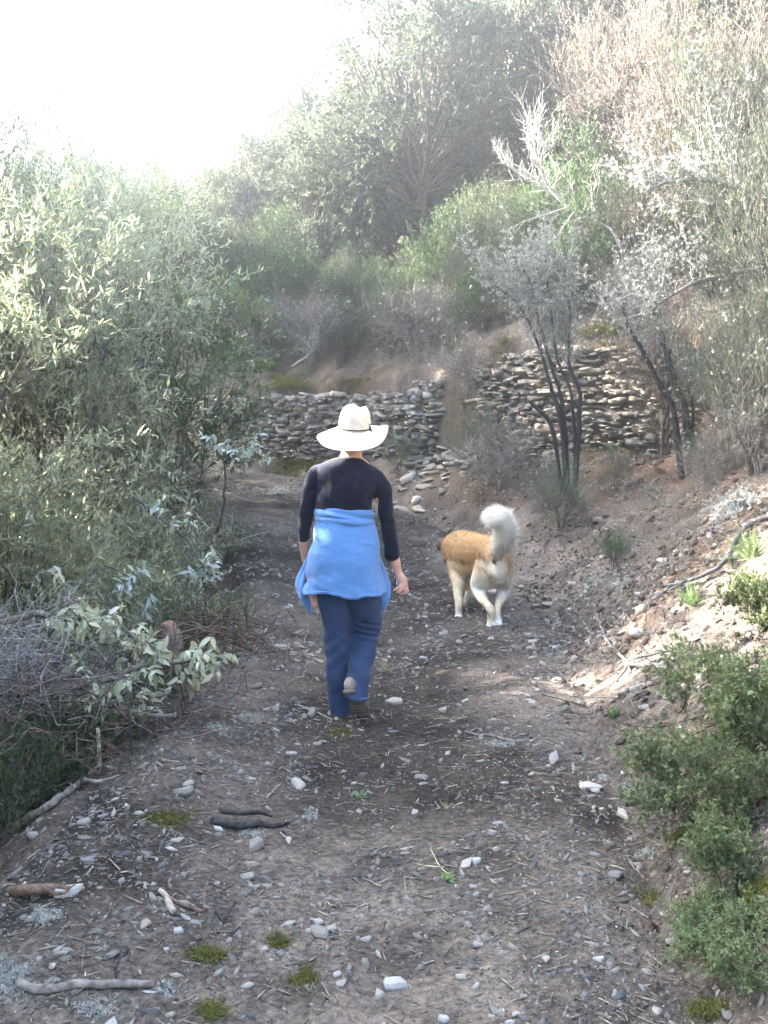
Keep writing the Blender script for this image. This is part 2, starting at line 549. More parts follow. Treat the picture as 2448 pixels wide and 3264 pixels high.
# stones set in the track, one object each
x, y, de, dl = track_points(2600, rng, 1.15)
s = (de < 1.2) & (dl > -0.5) & (y < 9.5)
x, y = x[s][:250], y[s][:250]
zz = terrain(x, y)
for i in range(len(x)):
    w = (0.03 + 0.055 * rng.random() ** 2.2) * (1.0 + 0.06 * y[i])
    slab_obj('stone', int(rng.integers(8)), int(rng.choice([0, 1, 2, 3, 4, 5], p=[.28, .2, .22, .1, .1, .1])), (x[i], y[i], zz[i] + w * 0.06),
             (w * rng.uniform(0.9, 1.5), w * rng.uniform(.6, 1), w * rng.uniform(.18, .45)),
             (rng.normal() * .2, rng.normal() * .2, rng.uniform(0, 6.28)), TRACK)

# the stones one can name
NAMED = [
    ('broad pale stone half buried at the bottom edge of the track', 1255, 3130, 110, 60, 6, 0.45),
    ('small pale stone just left of the broad one at the bottom edge', 1208, 3165, 45, 60, 2, 0.8),
    ('white faceted stone in the dark earth right of the green sprig', 1518, 2740, 45, 38, 6, 0.7),
    ('chunky grey stone above the white faceted one', 1567, 2650, 48, 40, 0, 0.8),
    ('flat pale stone on bare earth near the bottom right of the track', 1910, 3058, 45, 30, 6, 0.5),
    ('white stone cut by the bottom edge of the picture, right of centre', 1415, 3245, 50, 40, 6, 0.6),
    ('second white stone at the bottom edge, right of the first', 1625, 3255, 45, 30, 6, 0.6),
    ('long flat grey slab beside the lower right bushes', 2145, 2998, 55, 24, 10, 0.4),
    ('white rounded stone beside the paired sticks on the left', 567, 2962, 45, 36, 6, 0.6),
    ('squarish pale stone below the paired sticks', 530, 3027, 32, 28, 6, 0.8),
    ('flat grey rock beside the fallen log on the left edge', 270, 2615, 62, 32, 10, 0.4),
    ('pale rock under the end of the fallen log', 110, 2655, 65, 36, 0, 0.6),
    ('large grey rock in the loose spoil left of the track', 588, 2517, 75, 45, 0, 0.5),
    ('tan upright stone leaning on the right bank', 2052, 1925, 42, 66, 7, 0.35),
    ('tan slab low on the right bank beside the dog tail', 1912, 1650, 62, 30, 7, 0.5),
    ('pale oblong block fallen below the stone wall', 1303, 1515, 62, 40, 2, 0.7),
    ('white lichen covered boulder at the foot of the collapsed bank', 1330, 1592, 42, 38, 6, 0.9),
    ('tan boulder beside the white one at the foot of the collapsed bank', 1412, 1560, 50, 34, 8, 0.8),
    ('dark pointed stone on the track behind the dog', 1418, 2012, 28, 18, 3, 0.7),
    ('thin pale flake on the track to the right of the shoe', 1350, 2092, 40, 18, 6, 0.3),
    ('pointed thin slate lying in front of the right hand bushes', 2045, 2180, 46, 16, 10, 0.3),
    ('flat brown slate tilted on the track below the woman', 1345, 2472, 62, 26, 9, 0.25),
    ('pale flat slab on the lower middle of the track', 920, 2945, 55, 22, 2, 0.35),
    ('small bluish stone low on the track near the bottom right', 1815, 3092, 28, 20, 3, 0.6),
    ('broad pale slab low in the middle of the track', 1055, 2958, 52, 30, 2, 0.35),
    ('light stone right of the mossy clump', 845, 3024, 32, 26, 6, 0.8),
    ('thin white flake on dark earth below the mossy tufts', 1075, 3105, 46, 26, 6, 0.2),
    ('light dusty slab near the bottom left of centre', 790, 3140, 62, 24, 2, 0.4),
    ('dull grey stone right of the lower mossy tufts', 1167, 2992, 50, 26, 0, 0.3),
    ('rounded beige stone near the bottom edge, left of centre', 545, 3235, 45, 30, 8, 0.6),
]
for i, (lab, px, py, w, h, c, th) in enumerate(NAMED):
    g = ground_at(px, py + h * 0.3)
    m = g[1] / F
    o = slab_obj('stone', i, c, g + np.array([0, 0, h * m * 0.04]), (w * m, max(w, h) * m * 0.8, max(h * m * 0.55, w * m * th * .5)),
                 (rng.normal() * .12, rng.normal() * .12, rng.uniform(-.5, .5)))
    if 'upright' in lab: o.rotation_euler = (1.2, 0.2, 0.2)
    if 'oblong block' in lab: o.rotation_euler = (0.35, -0.5, 0.1)
    tag(o, lab, 'stone', 'single stones on the track and bank')

# ------------------------------------------------------------------ dry stone walls
def wall_point(par):
    k = np.clip(int(par), 0, len(WALL) - 2)
    t = par - k
    p = WALL[k] * (1 - t) + WALL[k + 1] * t
    d = unit(WALL[k + 1] - WALL[k])
    b = np.interp(par, np.arange(len(WALL)), WALL_B)
    j = np.interp(par, np.arange(len(WALL)), WALL_J)
    return p, d, b, j

def build_wall(root, p0, p1, seed, cols, tmin, tmax, wmin, wmax, limit=300):
    spareV = Bag()
    r = np.random.default_rng(seed)
    n = 0
    L = 0
    ps = np.linspace(p0, p1, 60)
    pts = np.array([wall_point(p)[0] for p in ps])
    arc = np.concatenate([[0], np.cumsum(np.linalg.norm(np.diff(pts, axis=0), axis=1))])
    spare = Bag()
    h = -0.12
    while h < 1.32:
        th = r.uniform(tmin, tmax)
        s = r.uniform(-wmax, 0)
        while s < arc[-1]:
            w = r.uniform(wmin, wmax) if r.random() < .75 else r.uniform(wmax, wmax * 1.5)
            par = np.interp(s + w / 2, arc, ps)
            p, d, b, j = wall_point(par)
            top = j * (0.90 + 0.06 * math.sin(s * 2.3 + seed)) - 0.03
            t2 = th * r.uniform(0.75, 1.35)
            if h < top and r.random() < 0.96 and 0 < s + w / 2 < arc[-1]:
                nrm = np.array([-d[1], d[0]])          # left of travel = the open face
                q = p + nrm * (-0.025 + r.uniform(-0.04, 0.04) - 0.05 * h)
                loc = (q[0], q[1], b + h + th / 2 + r.normal() * 0.012)
                rot = (r.normal() * .13, r.normal() * .15, math.atan2(d[1], d[0]) + r.normal() * .25)
                c = int(r.choice(cols))
                if n < limit:
                    slab_obj('stone', int(r.integers(8)), c, loc, (w * 1.34, r.uniform(.26, .36), t2 * 1.35), rot, root)
                    n += 1
                else:
                    from mathutils import Euler
                    E = np.array(Euler(rot).to_matrix()) * np.array([w * 1.34, .3, t2 * 1.35])
                    scatter(spareV, *SLABS[int(r.integers(8))], E[None], np.array(loc)[None], (STONE_COLS[c] if c < 6 else EXTRA[c])[None])
                    n += 1
            s += w * 0.98
        h += th * 0.9
    # small broken slate chinked into the joints
    m_ = 800
    ss = r.uniform(0, arc[-1], m_)
    hh = r.uniform(-.1, 1.0, m_)
    Pm, Rm, Cm, Sm = [], [], [], []
    for s_, h_ in zip(ss, hh):
        p, d, b, j = wall_point(np.interp(s_, arc, ps))
        nrm = np.array([-d[1], d[0]])
        q = p + nrm * (0.115 + r.uniform(-.03, .03) - .05 * h_ * j)
        Pm.append((q[0], q[1], b + h_ * j * .92)); Rm.append(math.atan2(d[1], d[0]) + r.normal() * .5)
    Rm = np.array(Rm)
    sz = r.uniform(.03, .10, m_)
    Zs = np.tile([0, 0, 1.0], (m_, 1))
    Mq = rot_axis(Zs, Rm, r, np.full(m_, .14)) * np.stack([sz * r.uniform(1.1, 2.4, m_), sz, sz * r.uniform(.12, .32, m_)], -1)[:, None, :]
    ck = np.array([(STONE_COLS[c] if c < 6 else EXTRA[c]) for c in r.choice(cols, m_)]) * r.uniform(.55, 1.1, (m_, 1))
    ch = Bag()
    for q_ in range(6):
        k_ = np.arange(m_) % 6 == q_
        scatter(ch, *CHIPS[q_], Mq[k_], np.array(Pm)[k_], ck[k_])
    link('chinking', ch.mesh('chinking', M_STONE), root, 'stuff')
    if spareV.V: link('wall_stones', spareV.mesh('wall_stones', M_STONE), root, 'stuff')
    return n

def mid_of(p0, p1):
    p, d, b, j = wall_point((p0 + p1) / 2)
    return (p[0], p[1], b)

def wroot(name, label, cat):
    return thing(name, label, cat)
wl_left = wroot('stone_wall', 'low dry stone wall of grey slate behind the straw hat', 'stone wall')
print('left wall', build_wall(wl_left, 7.25, 9.35, 3, [1, 1, 3, 9, 9, 8, 10], 0.03, 0.062, 0.10, 0.30))
wl_right = wroot('stone_wall', 'tall tan dry stone wall behind the blackened trunks', 'stone wall')
print('right wall', build_wall(wl_right, 4.75, 6.75, 4, [7, 8, 8, 1, 4, 9], 0.04, 0.075, 0.13, 0.36))
wl_mid = wroot('collapsed_wall', 'tumbled slate slabs sticking out of the collapsed earth bank', 'collapsed wall')
for i in range(130):
    par = 6.35 + 1.2 * rng.random()
    p, d, b, j = wall_point(par)
    nrm = np.array([-d[1], d[0]])
    hi = rng.random() < 0.6
    off = rng.uniform(0.05, 0.32) if hi else rng.uniform(0.3, 1.1)
    q = p + nrm * off
    zq = H(q[0], q[1])
    w = rng.uniform(0.12, 0.34) if hi else rng.uniform(0.08, 0.2)
    slab_obj('slab', int(rng.integers(8)), int(rng.choice([8, 4, 9, 1, 2])), (q[0], q[1], zq + rng.uniform(-.045, .01)),
             (w * 1.3, w, w * rng.uniform(.14, .32)), (rng.normal() * .25 + .15, rng.normal() * .25, rng.uniform(0, 6.28)), wl_mid)
#PART2
# ------------------------------------------------------------------ figures: lofted limbs fused into one skin
def loft(bag, rings, n=24, steps=6, col=(1, 1, 1)):
    """rings: rows (x,y,z,rx,ry,tiltx) - horizontal ellipses stacked along a smooth path"""
    R = spline(np.asarray(rings, float), (len(rings) - 1) * steps + 1)
    a = np.linspace(0, 2 * np.pi, n, endpoint=False)
    ca, sa = np.cos(a), np.sin(a)
    V = np.stack([R[:, 0:1] + R[:, 3:4] * ca, R[:, 1:2] + R[:, 4:5] * sa, R[:, 2:3] + R[:, 5:6] * R[:, 3:4] * ca], -1)
    m = len(R)
    i = np.arange(m - 1)[:, None] * n; j = np.arange(n)[None]; j2 = (j + 1) % n
    Q = np.stack([i + j, i + j2, i + n + j2, i + n + j], -1).reshape(-1, 4)
    if R[0, 2] > R[-1, 2]: Q = Q[:, ::-1]
    V = np.concatenate([V.reshape(-1, 3), R[:1, :3], R[-1:, :3]])
    s = np.arange(n)
    t0 = np.stack([np.full(n, m * n), (s + 1) % n, s], -1)
    t1 = np.stack([np.full(n, m * n + 1), (m - 1) * n + s, (m - 1) * n + (s + 1) % n], -1)
    T = np.concatenate([t0, t1])
    if R[0, 2] > R[-1, 2]: T = T[:, ::-1]
    bag.add(V, T=T, Q=Q, col=col)

def limb(bag, pts, rads, sides=14, steps=6, col=(1, 1, 1)):
    A = spline(np.concatenate([np.asarray(pts, float), np.asarray(rads, float)[:, None]], 1), (len(pts) - 1) * steps + 1)
    tube(bag, A[:, :3], np.maximum(A[:, 3], 0.001), sides, col)
    for e in (0, -1):
        ball(bag, A[e, :3], (A[e, 3] * .98,) * 3, col=col)

def ball(bag, c, r, col=(1, 1, 1), n=14):
    th = np.linspace(0, np.pi, n // 2 + 2)[1:-1]
    a = np.linspace(0, 2 * np.pi, n, endpoint=False)
    V = np.stack([np.outer(np.sin(th), np.cos(a)), np.outer(np.sin(th), np.sin(a)), np.outer(np.cos(th), np.ones(n))], -1)
    m = len(th)
    V = np.concatenate([V.reshape(-1, 3), [[0, 0, 1], [0, 0, -1]]]) * np.asarray(r) + np.asarray(c)
    i = np.arange(m - 1)[:, None] * n; j = np.arange(n)[None]; j2 = (j + 1) % n
    Q = np.stack([i + j, i + n + j, i + n + j2, i + j2], -1).reshape(-1, 4)
    s = np.arange(n)
    T = np.concatenate([np.stack([np.full(n, m * n), s, (s + 1) % n], -1), np.stack([np.full(n, m * n + 1), (m - 1) * n + (s + 1) % n, (m - 1) * n + s], -1)])
    bag.add(V, T=T, Q=Q, col=col)

def fuse(bag, name, voxel, mat, smooth_it=6, displace=None, colour=None):
    """union of the bag's closed pieces as one continuous mesh"""
    me = bag.mesh('tmp', None)
    o = bpy.data.objects.new('tmp', me)
    C.objects.link(o)
    md = o.modifiers.new('r', 'REMESH'); md.mode = 'VOXEL'; md.voxel_size = voxel
    if smooth_it:
        s = o.modifiers.new('s', 'SMOOTH'); s.factor = 0.5; s.iterations = smooth_it
    bpy.context.view_layer.update()
    ev = o.evaluated_get(bpy.context.evaluated_depsgraph_get())
    m2 = ev.to_mesh()
    n = len(m2.vertices)
    V = np.empty(n * 3, np.float32); m2.vertices.foreach_get('co', V); V = V.reshape(-1, 3).astype(float)
    N = np.empty(n * 3, np.float32); m2.vertices.foreach_get('normal', N); N = N.reshape(-1, 3)
    nl = len(m2.loops)
    li = np.empty(nl, np.int32); m2.loops.foreach_get('vertex_index', li)
    lt = np.empty(len(m2.polygons), np.int32); m2.polygons.foreach_get('loop_total', lt)
    ls = np.empty(len(m2.polygons), np.int32); m2.polygons.foreach_get('loop_start', ls)
    Fs = []
    for k in (3, 4):
        s = ls[lt == k]
        if len(s): Fs.append(li[s[:, None] + np.arange(k)])
    ev.to_mesh_clear()
    C.objects.unlink(o); bpy.data.objects.remove(o); bpy.data.meshes.remove(me)
    if displace is not None:
        V = V + N * displace(V, N)[:, None]
    col = colour(V) if colour is not None else None
    return np_mesh(name, V, Fs, col, True, mat), V, N, Fs

def fabric_mat(name, colour, rough=0.9, weave=900.0, amp=0.25, sheen=0.3, twill=False):
    m, n, l, p = new_mat(name)
    tc = n.new('ShaderNodeTexCoord')
    nz = n.new('ShaderNodeTexNoise'); nz.inputs['Scale'].default_value = 9; nz.inputs['Detail'].default_value = 8; nz.inputs['Roughness'].default_value = .7
    l.new(tc.outputs['Object'], nz.inputs['Vector'])
    mr = n.new('ShaderNodeMapRange'); mr.inputs['From Min'].default_value = .3; mr.inputs['From Max'].default_value = .7
    mr.inputs['To Min'].default_value = 1 - amp; mr.inputs['To Max'].default_value = 1 + amp
    l.new(nz.outputs['Fac'], mr.inputs['Value'])
    mu = n.new('ShaderNodeVectorMath'); mu.operation = 'SCALE'; mu.inputs[0].default_value = colour
    l.new(mr.outputs[0], mu.inputs['Scale'])
    l.new(mu.outputs[0], p.inputs['Base Color'])
    p.inputs['Roughness'].default_value = rough
    p.inputs['Specular IOR Level'].default_value = 0.15
    p.inputs['Sheen Weight'].default_value = sheen
    b = n.new('ShaderNodeBump'); b.inputs['Strength'].default_value = .35; b.inputs['Distance'].default_value = .003
    n2 = n.new('ShaderNodeTexNoise'); n2.inputs['Scale'].default_value = weave * .25; n2.inputs['Detail'].default_value = 3
    l.new(tc.outputs['Object'], n2.inputs['Vector']); l.new(n2.outputs['Fac'], b.inputs['Height'])
    mp = n.new('ShaderNodeMapping'); mp.inputs['Scale'].default_value = (6, 6, 11); mp.inputs['Rotation'].default_value = (0, .5, 0)
    n3 = n.new('ShaderNodeTexNoise'); n3.inputs['Scale'].default_value = 1.0; n3.inputs['Detail'].default_value = 3; n3.inputs['Distortion'].default_value = .6
    l.new(tc.outputs['Object'], mp.inputs['Vector']); l.new(mp.outputs[0], n3.inputs['Vector'])
    b2 = n.new('ShaderNodeBump'); b2.inputs['Strength'].default_value = .6; b2.inputs['Distance'].default_value = .022
    l.new(n3.outputs['Fac'], b2.inputs['Height']); l.new(b.outputs[0], b2.inputs['Normal']); l.new(b2.outputs[0], p.inputs['Normal'])
    return m

M_SKIN = col_mat('skin', 0.55, 0.35, 25, 0.10, 0.15, 160, 0.001)
M_SWEATER = fabric_mat('navy_knit', (0.0085, 0.0085, 0.017), .95, 900, .2, .08)
M_JACKET = fabric_mat('blue_fleece', (0.092, 0.198, 0.415), .95, 700, .07, .25)
M_JEANS = fabric_mat('denim', (0.024, 0.040, 0.085), .9, 1400, .35, .1)
M_STITCH = fabric_mat('pale_thread', (0.20, 0.25, 0.36), .9, 900, .2, .1)
M_BLUESTITCH = fabric_mat('light_blue_thread', (0.24, 0.42, 0.80), .9, 900, .1, .1)
M_HAIR = fabric_mat('brown_hair', (0.06, 0.04, 0.028), .6, 400, .4, .1)
M_BLACK = fabric_mat('black_cord', (0.010, 0.010, 0.014), .6, 500, .1, 0)
M_SHOE = fabric_mat('tan_suede', (0.165, 0.135, 0.118), .85, 700, .2, .1)
M_SOLE = fabric_mat('dusty_sole', (0.12, 0.095, 0.08), .9, 500, .35, 0)

def straw_mat():
    m, n, l, p = new_mat('straw')
    tc = n.new('ShaderNodeTexCoord')
    w = n.new('ShaderNodeTexWave'); w.wave_type = 'RINGS'; w.rings_direction = 'Z'; w.inputs['Scale'].default_value = 42; w.inputs['Distortion'].default_value = .5
    l.new(tc.outputs['Object'], w.inputs['Vector'])
    nz = n.new('ShaderNodeTexNoise'); nz.inputs['Scale'].default_value = 160; nz.inputs['Detail'].default_value = 3
    l.new(tc.outputs['Object'], nz.inputs['Vector'])
    cr = n.new('ShaderNodeMixRGB'); cr.inputs[1].default_value = (0.44, 0.36, 0.255, 1); cr.inputs[2].default_value = (0.70, 0.62, 0.50, 1)
    ad = n.new('ShaderNodeMath'); ad.operation = 'MULTIPLY_ADD'; ad.inputs[1].default_value = .3; 
    l.new(w.outputs['Fac'], ad.inputs[0]); l.new(nz.outputs['Fac'], ad.inputs[2])
    l.new(ad.outputs[0], cr.inputs[0]); l.new(cr.outputs[0], p.inputs['Base Color'])
    p.inputs['Roughness'].default_value = .8
    b = n.new('ShaderNodeBump'); b.inputs['Strength'].default_value = .4; b.inputs['Distance'].default_value = .0015
    l.new(ad.outputs[0], b.inputs['Height']); l.new(b.outputs[0], p.inputs['Normal'])
    return m
M_STRAW = straw_mat()

WY = 5.27                       # the woman walks this far ahead
S = WY / F
def ring(px, py, hw, ry, dy=0.0, tilt=0.0):
    q = at(px, py, WY + dy)
    return (q[0], q[1], q[2], hw * (WY + dy) / F, ry, tilt)
def node(px, py, dy=0.0):
    return at(px, py, WY + dy)

woman_base = at(1108, 2300, WY)
woman_base[2] = H(woman_base[0], WY)
woman = thing('person', 'woman in straw hat and navy top walking away with blue jacket at waist', 'person', woman_base)
WB = woman_base
def add_part(name, me, parent=woman, off=WB):
    o = link(name, me, parent)
    if parent is woman: me.transform(__import__('mathutils').Matrix.Translation(-Vector(off)))
    return o
TI = -0.10

# body (head, neck, torso, arms with hands, legs): one skin
b = Bag()
hc = node(1130, 1376, 0.05)
ball(b, hc, (.070, .090, .098), n=24)
ball(b, hc + np.array([0, .045, -.06]), (.052, .055, .06), n=18)                     # jaw
limb(b, [hc + np.array([0, .088, -.005]), hc + np.array([0, .112, -.032])], [.010, .014], 8)      # nose
for sx in (-1, 1):
    ball(b, hc + np.array([.078 * sx, -.002, -.02]), (.010, .018, .030), n=10)       # ears
ball(b, hc + np.array([0, .090, -.068]), (.024, .012, .006), n=10); ball(b, hc + np.array([0, .089, -.079]), (.021, .012, .007), n=10)   # lips
loft(b, [ring(1127, 1395, 36, .058, .03), ring(1121, 1432, 33, .055, .015), ring(1119, 1456, 37, .058, 0), ring(1117, 1475, 60, .07, 0), ring(1112, 1505, 88, .085, 0, TI),
         ring(1104, 1580, 76, .090, 0), ring(1100, 1640, 78, .09, 0), ring(1099, 1720, 90, .11), ring(1099, 1800, 92, .12), ring(1099, 1850, 85, .10)])
limb(b, [node(1016, 1506, .01), node(986, 1590, .01), node(970, 1690, .05), node(974, 1765, .12), node(990, 1830, .19)], [.034, .032, .029, .028, .024])
limb(b, [node(990, 1830, .19), node(996, 1862, .22), node(1000, 1885, .24)], [.026, .030, .024], 12)
for k, (dx, L) in enumerate(((-12, 46), (-4, 54), (4, 50), (11, 40))):
    limb(b, [node(1000 + dx * .8, 1882, .24), node(1002 + dx, 1882 + L * .55, .25), node(1006 + dx, 1882 + L, .235)], [.0095, .0085, .0075], 8)
limb(b, [node(988, 1856, .235), node(1006, 1880, .27), node(1010, 1900, .275)], [.011, .0095, .008], 8)
# right arm and the hand that holds the phone and the spectacles
limb(b, [node(1198, 1528, .01), node(1227, 1620, .01), node(1240, 1695, .02), node(1250, 1752, .03), node(1262, 1797, .05), node(1269, 1826, .06)], [.034, .033, .032, .032, .027, .0225])
limb(b, [node(1269, 1826, .06), node(1277, 1843, .065), node(1283, 1860, .07)], [.023, .028, .027], 14)
limb(b, [node(1284, 1845, .085), node(1290, 1862, .09)], [.022, .019], 12)
limb(b, [node(1279, 1857, .055), node(1273, 1871, .045), node(1259, 1880, .05), node(1254, 1883, .055)], [.0105, .0095, .0088, .007], 10)     # forefinger under the phone
limb(b, [node(1284, 1863, .055), node(1281, 1879, .045), node(1270, 1887, .055), node(1264, 1888, .07)], [.0105, .0095, .0088, .007], 10)     # middle finger
limb(b, [node(1291, 1866, .07), node(1291, 1885, .06), node(1281, 1894, .07), node(1274, 1893, .085)], [.010, .0092, .0085, .007], 10)         # ring finger
limb(b, [node(1296, 1866, .09), node(1298, 1884, .085), node(1292, 1893, .09), node(1286, 1893, .10)], [.009, .0085, .0078, .0065], 10)         # little finger
limb(b, [node(1272, 1838, .085), node(1264, 1852, .11), node(1262, 1866, .115)], [.0125, .0105, .0085], 10)                                     # thumb
for leg in ([(1068, 1840, 0, .075), (1072, 1980, .01, .055), (1082, 2150, 0, .045), (1085, 2265, 0, .035)], [(1155, 1840, 0, .075), (1169, 1985, .035, .050), (1152, 2105, -.045, .036), (1140, 2185, -.15, .030)]):
    limb(b, [node(q[0], q[1], q[2]) for q in leg], [q[3] for q in leg])
def skin_col(V):
    c = np.tile(np.array([0.50, 0.285, 0.215]), (len(V), 1))
    c *= (1 + .12 * noise3(V * 30, 3))[:, None]
    kn = np.exp(-((V[:, 2] - at(1283, 1872, WY)[2]) / .02) ** 2) * (V[:, 0] > at(1240, 1800, WY)[0])
    return c * (1 - kn[:, None] * np.array([0, .13, .12]))
me, *_ = fuse(b, 'body', 0.0048, M_SKIN, 3, None, skin_col)
add_part('body', me)
# eyes and brows
for sx in (-1, 1):
    b = Bag(); ball(b, hc + np.array([.029 * sx, .079, .004]), (.013, .010, .008), n=10, col=(.75, .72, .68))
    add_part('eye', b.mesh('eye', M_SKIN, True))
# hair
b = Bag()
ball(b, hc + np.array([0, -.010, .010]), (.0745, .088, .087), n=24)
loft(b, [ring(1128, 1375, 46, .06, .045), ring(1127, 1400, 42, .050, .040), ring(1126, 1425, 30, .036, .012)])
me, *_ = fuse(b, 'hair', 0.005, M_HAIR, 3, lambda V, N: .003 * noise3(V * np.array([120, 120, 20]), 5))
add_part('hair', me)

# sweater
b = Bag()
loft(b, [ring(1119, 1457, 42, .066, .005, TI), ring(1118, 1464, 56, .078, 0, TI), ring(1113, 1478, 86, .090, 0, TI), ring(1110, 1496, 103, .102, 0, TI), ring(1108, 1535, 101, .115, 0, TI * .6),
         ring(1103, 1585, 92, .116), ring(1099, 1630, 88, .108), ring(1099, 1665, 88, .105), ring(1099, 1700, 90, .11)])
limb(b, [node(1040, 1494), node(1008, 1508), node(998, 1535), node(989, 1570, .005), node(977, 1630, .02), node(969, 1680, .045), node(968, 1711, .065)], [.044, .047, .046, .042, .0395, .0375, .037])
limb(b, [node(1175, 1508), node(1203, 1524), node(1214, 1552), node(1222, 1590, .005), node(1230, 1640, .01), node(1240, 1705, .02), node(1249, 1766, .035)], [.044, .047, .046, .0435, .041, .041, .042])
def knit_folds(V, N):
    q = V - WB
    f = .008 * noise3(np.stack([q[:, 0] * 9 + q[:, 2] * 5, q[:, 1] * 9, q[:, 2] * 16 - q[:, 0] * 8], -1), 8)
    f += .004 * noise3(np.stack([q[:, 0] * 20 + q[:, 2] * 14, q[:, 1] * 20, q[:, 2] * 24], -1), 19)
    f += .006 * noise3(np.stack([q[:, 0] * 22, q[:, 1] * 20, q[:, 2] * 6], -1), 9) * np.exp(-((q[:, 2] - 1.18) / .12) ** 2)
    return f
me, *_ = fuse(b, 'sweater', 0.0055, M_SWEATER, 5, knit_folds)
add_part('sweater', me)

# jeans
b = Bag()
loft(b, [ring(1099, 1650, 88, .10), ring(1099, 1720, 97, .125), ring(1099, 1790, 103, .14, -.01), ring(1108, 1850, 98, .125), ring(1110, 1895, 88, .095)])
loft(b, [ring(1064, 1840, 56, .10), ring(1064, 1885, 56, .095), ring(1069, 1945, 52, .085, .005), ring(1075, 2000, 49, .078, .01), ring(1075, 2090, 43, .07, .005), ring(1077, 2190, 39, .066), ring(1083, 2265, 37, .068), ring(1084, 2297, 36.5, .07)])
loft(b, [ring(1158, 1840, 50, .10), ring(1161, 1885, 50, .095), ring(1168, 1945, 49, .085, .02), ring(1172, 1995, 47, .078, .04), ring(1165, 2040, 44, .074, .03), ring(1151, 2110, 40, .07, -.05), ring(1141, 2170, 38.5, .07, -.13), ring(1138, 2224, 38.5, .075, -.185, -.25)])
kneeR = node(1170, 2005, .03)
def denim_folds(V, N):
    q = V - WB
    f = .009 * noise3(np.stack([q[:, 0] * 8 + q[:, 2] * 6, q[:, 1] * 8, q[:, 2] * 13 + q[:, 0] * 7], -1), 18)
    k = np.exp(-((V[:, 2] - kneeR[2]) / .05) ** 2) * (q[:, 0] > .04)
    f += .007 * k * np.sin(q[:, 2] * 190 + q[:, 0] * 40)
    k2 = np.exp(-((q[:, 2] - .36) / .12) ** 2) * (q[:, 0] < .04)
    f += .004 * k2 * np.sin(q[:, 2] * 75 - q[:, 0] * 60)
    f += .006 * np.exp(-((q[:, 2] - .05) / .05) ** 2) * noise3(q * 18, 4)
    return f
me, *_ = fuse(b, 'jeans', 0.006, M_JEANS, 5, denim_folds)
jeans = add_part('jeans', me)
def band_ring(rg, r, n=40, wig=0.0):
    a = np.linspace(0, 2 * np.pi, n + 1)
    return np.stack([rg[0] + rg[3] * np.cos(a), rg[1] + rg[4] * np.sin(a), rg[2] + rg[5] * rg[3] * np.cos(a) + wig * np.sin(3 * a)], -1)
for rg in (ring(1084, 2283, 38.3, .0725), ring(1138.5, 2211, 39.6, .0765, -.17, -.24)):
    b = Bag(); tube(b, band_ring(rg, 0), .0022, 5, cap=False)
    o = link('hem', b.mesh('hem', M_STITCH, True), jeans); o.data.transform(__import__('mathutils').Matrix.Translation(-Vector(WB)))

# shoes
def shoe(heel, toe, upv, side, name):
    d = unit(toe - heel); n_ = unit(upv - (upv @ d) * d); s_ = np.cross(d, n_)
    L = np.linalg.norm(toe - heel)
    root = Bag(); sole = Bag()
    prof = [(-.02, .030, .0), (.06, .036, .0), (.3, .034, .0), (.62, .044, .0), (.85, .041, 0), (1.0, .024, 0)]
    def sweep(bg_, lo, hi, k):
        A = spline([(p[0] * L, p[1] * k) for p in prof], 26)
        V = []
        for q in A:
            a = np.linspace(0, 2 * np.pi, 16, endpoint=False)
            h0, h1 = lo(q[0] / L), hi(q[0] / L)
            V.append(heel + d * q[0] + s_ * (np.cos(a) * q[1])[:, None] + n_ * ((h0 + h1) / 2 + np.sin(a) * (h1 - h0) / 2)[:, None])
        V = np.concatenate(V); m = 26; n = 16
        i = np.arange(m - 1)[:, None] * n; j = np.arange(n)[None]; j2 = (j + 1) % n
        Q = np.stack([i + j, i + j2, i + n + j2, i + n + j], -1).reshape(-1, 4)
        c0, c1 = V[:n].mean(0), V[-n:].mean(0)
        V = np.concatenate([V, [c0, c1]]); s = np.arange(n)
        T = np.concatenate([np.stack([np.full(n, m * n), (s + 1) % n, s], -1), np.stack([np.full(n, m * n + 1), (m - 1) * n + s, (m - 1) * n + (s + 1) % n], -1)])
        bg_.add(V, T=T, Q=Q)
    sweep(root, lambda t: .004, lambda t: .078 - .025 * sm(.25, .8, t), .95)
    sweep(sole, lambda t: -.014 + .006 * sm(.35, .5, t) - .006 * sm(.55, .7, t), lambda t: .012, 1.04)
    for k in range(7):
        t = .10 + k * .125
        wdt = .026 if k < 3 else .034
        tube(sole, [heel + d * t * L - n_ * .015 - s_ * wdt, heel + d * (t + .015) * L - n_ * .0165, heel + d * t * L - n_ * .015 + s_ * wdt], .0045, 5)
    o = add_part('shoe', root.mesh('shoe', M_SHOE, True))
    so = link('sole', sole.mesh('sole', M_SOLE, True), o); so.data.transform(__import__('mathutils').Matrix.Translation(-Vector(WB)))
hl = node(1112, 2203, -.235); te = node(1161, 2287, -.12)
shoe(hl, te + np.array([0, 0.09, -.012]), np.array([0.1, 0.85, .6]), 1, 'shoe')
fl = node(1084, 2300, .0); fl[2] = H(fl[0], fl[1]) + .016
shoe(fl + np.array([0, -.045, 0]), fl + np.array([-.02, .205, 0.01]), np.array([0, 0, 1.0]), 1, 'shoe')

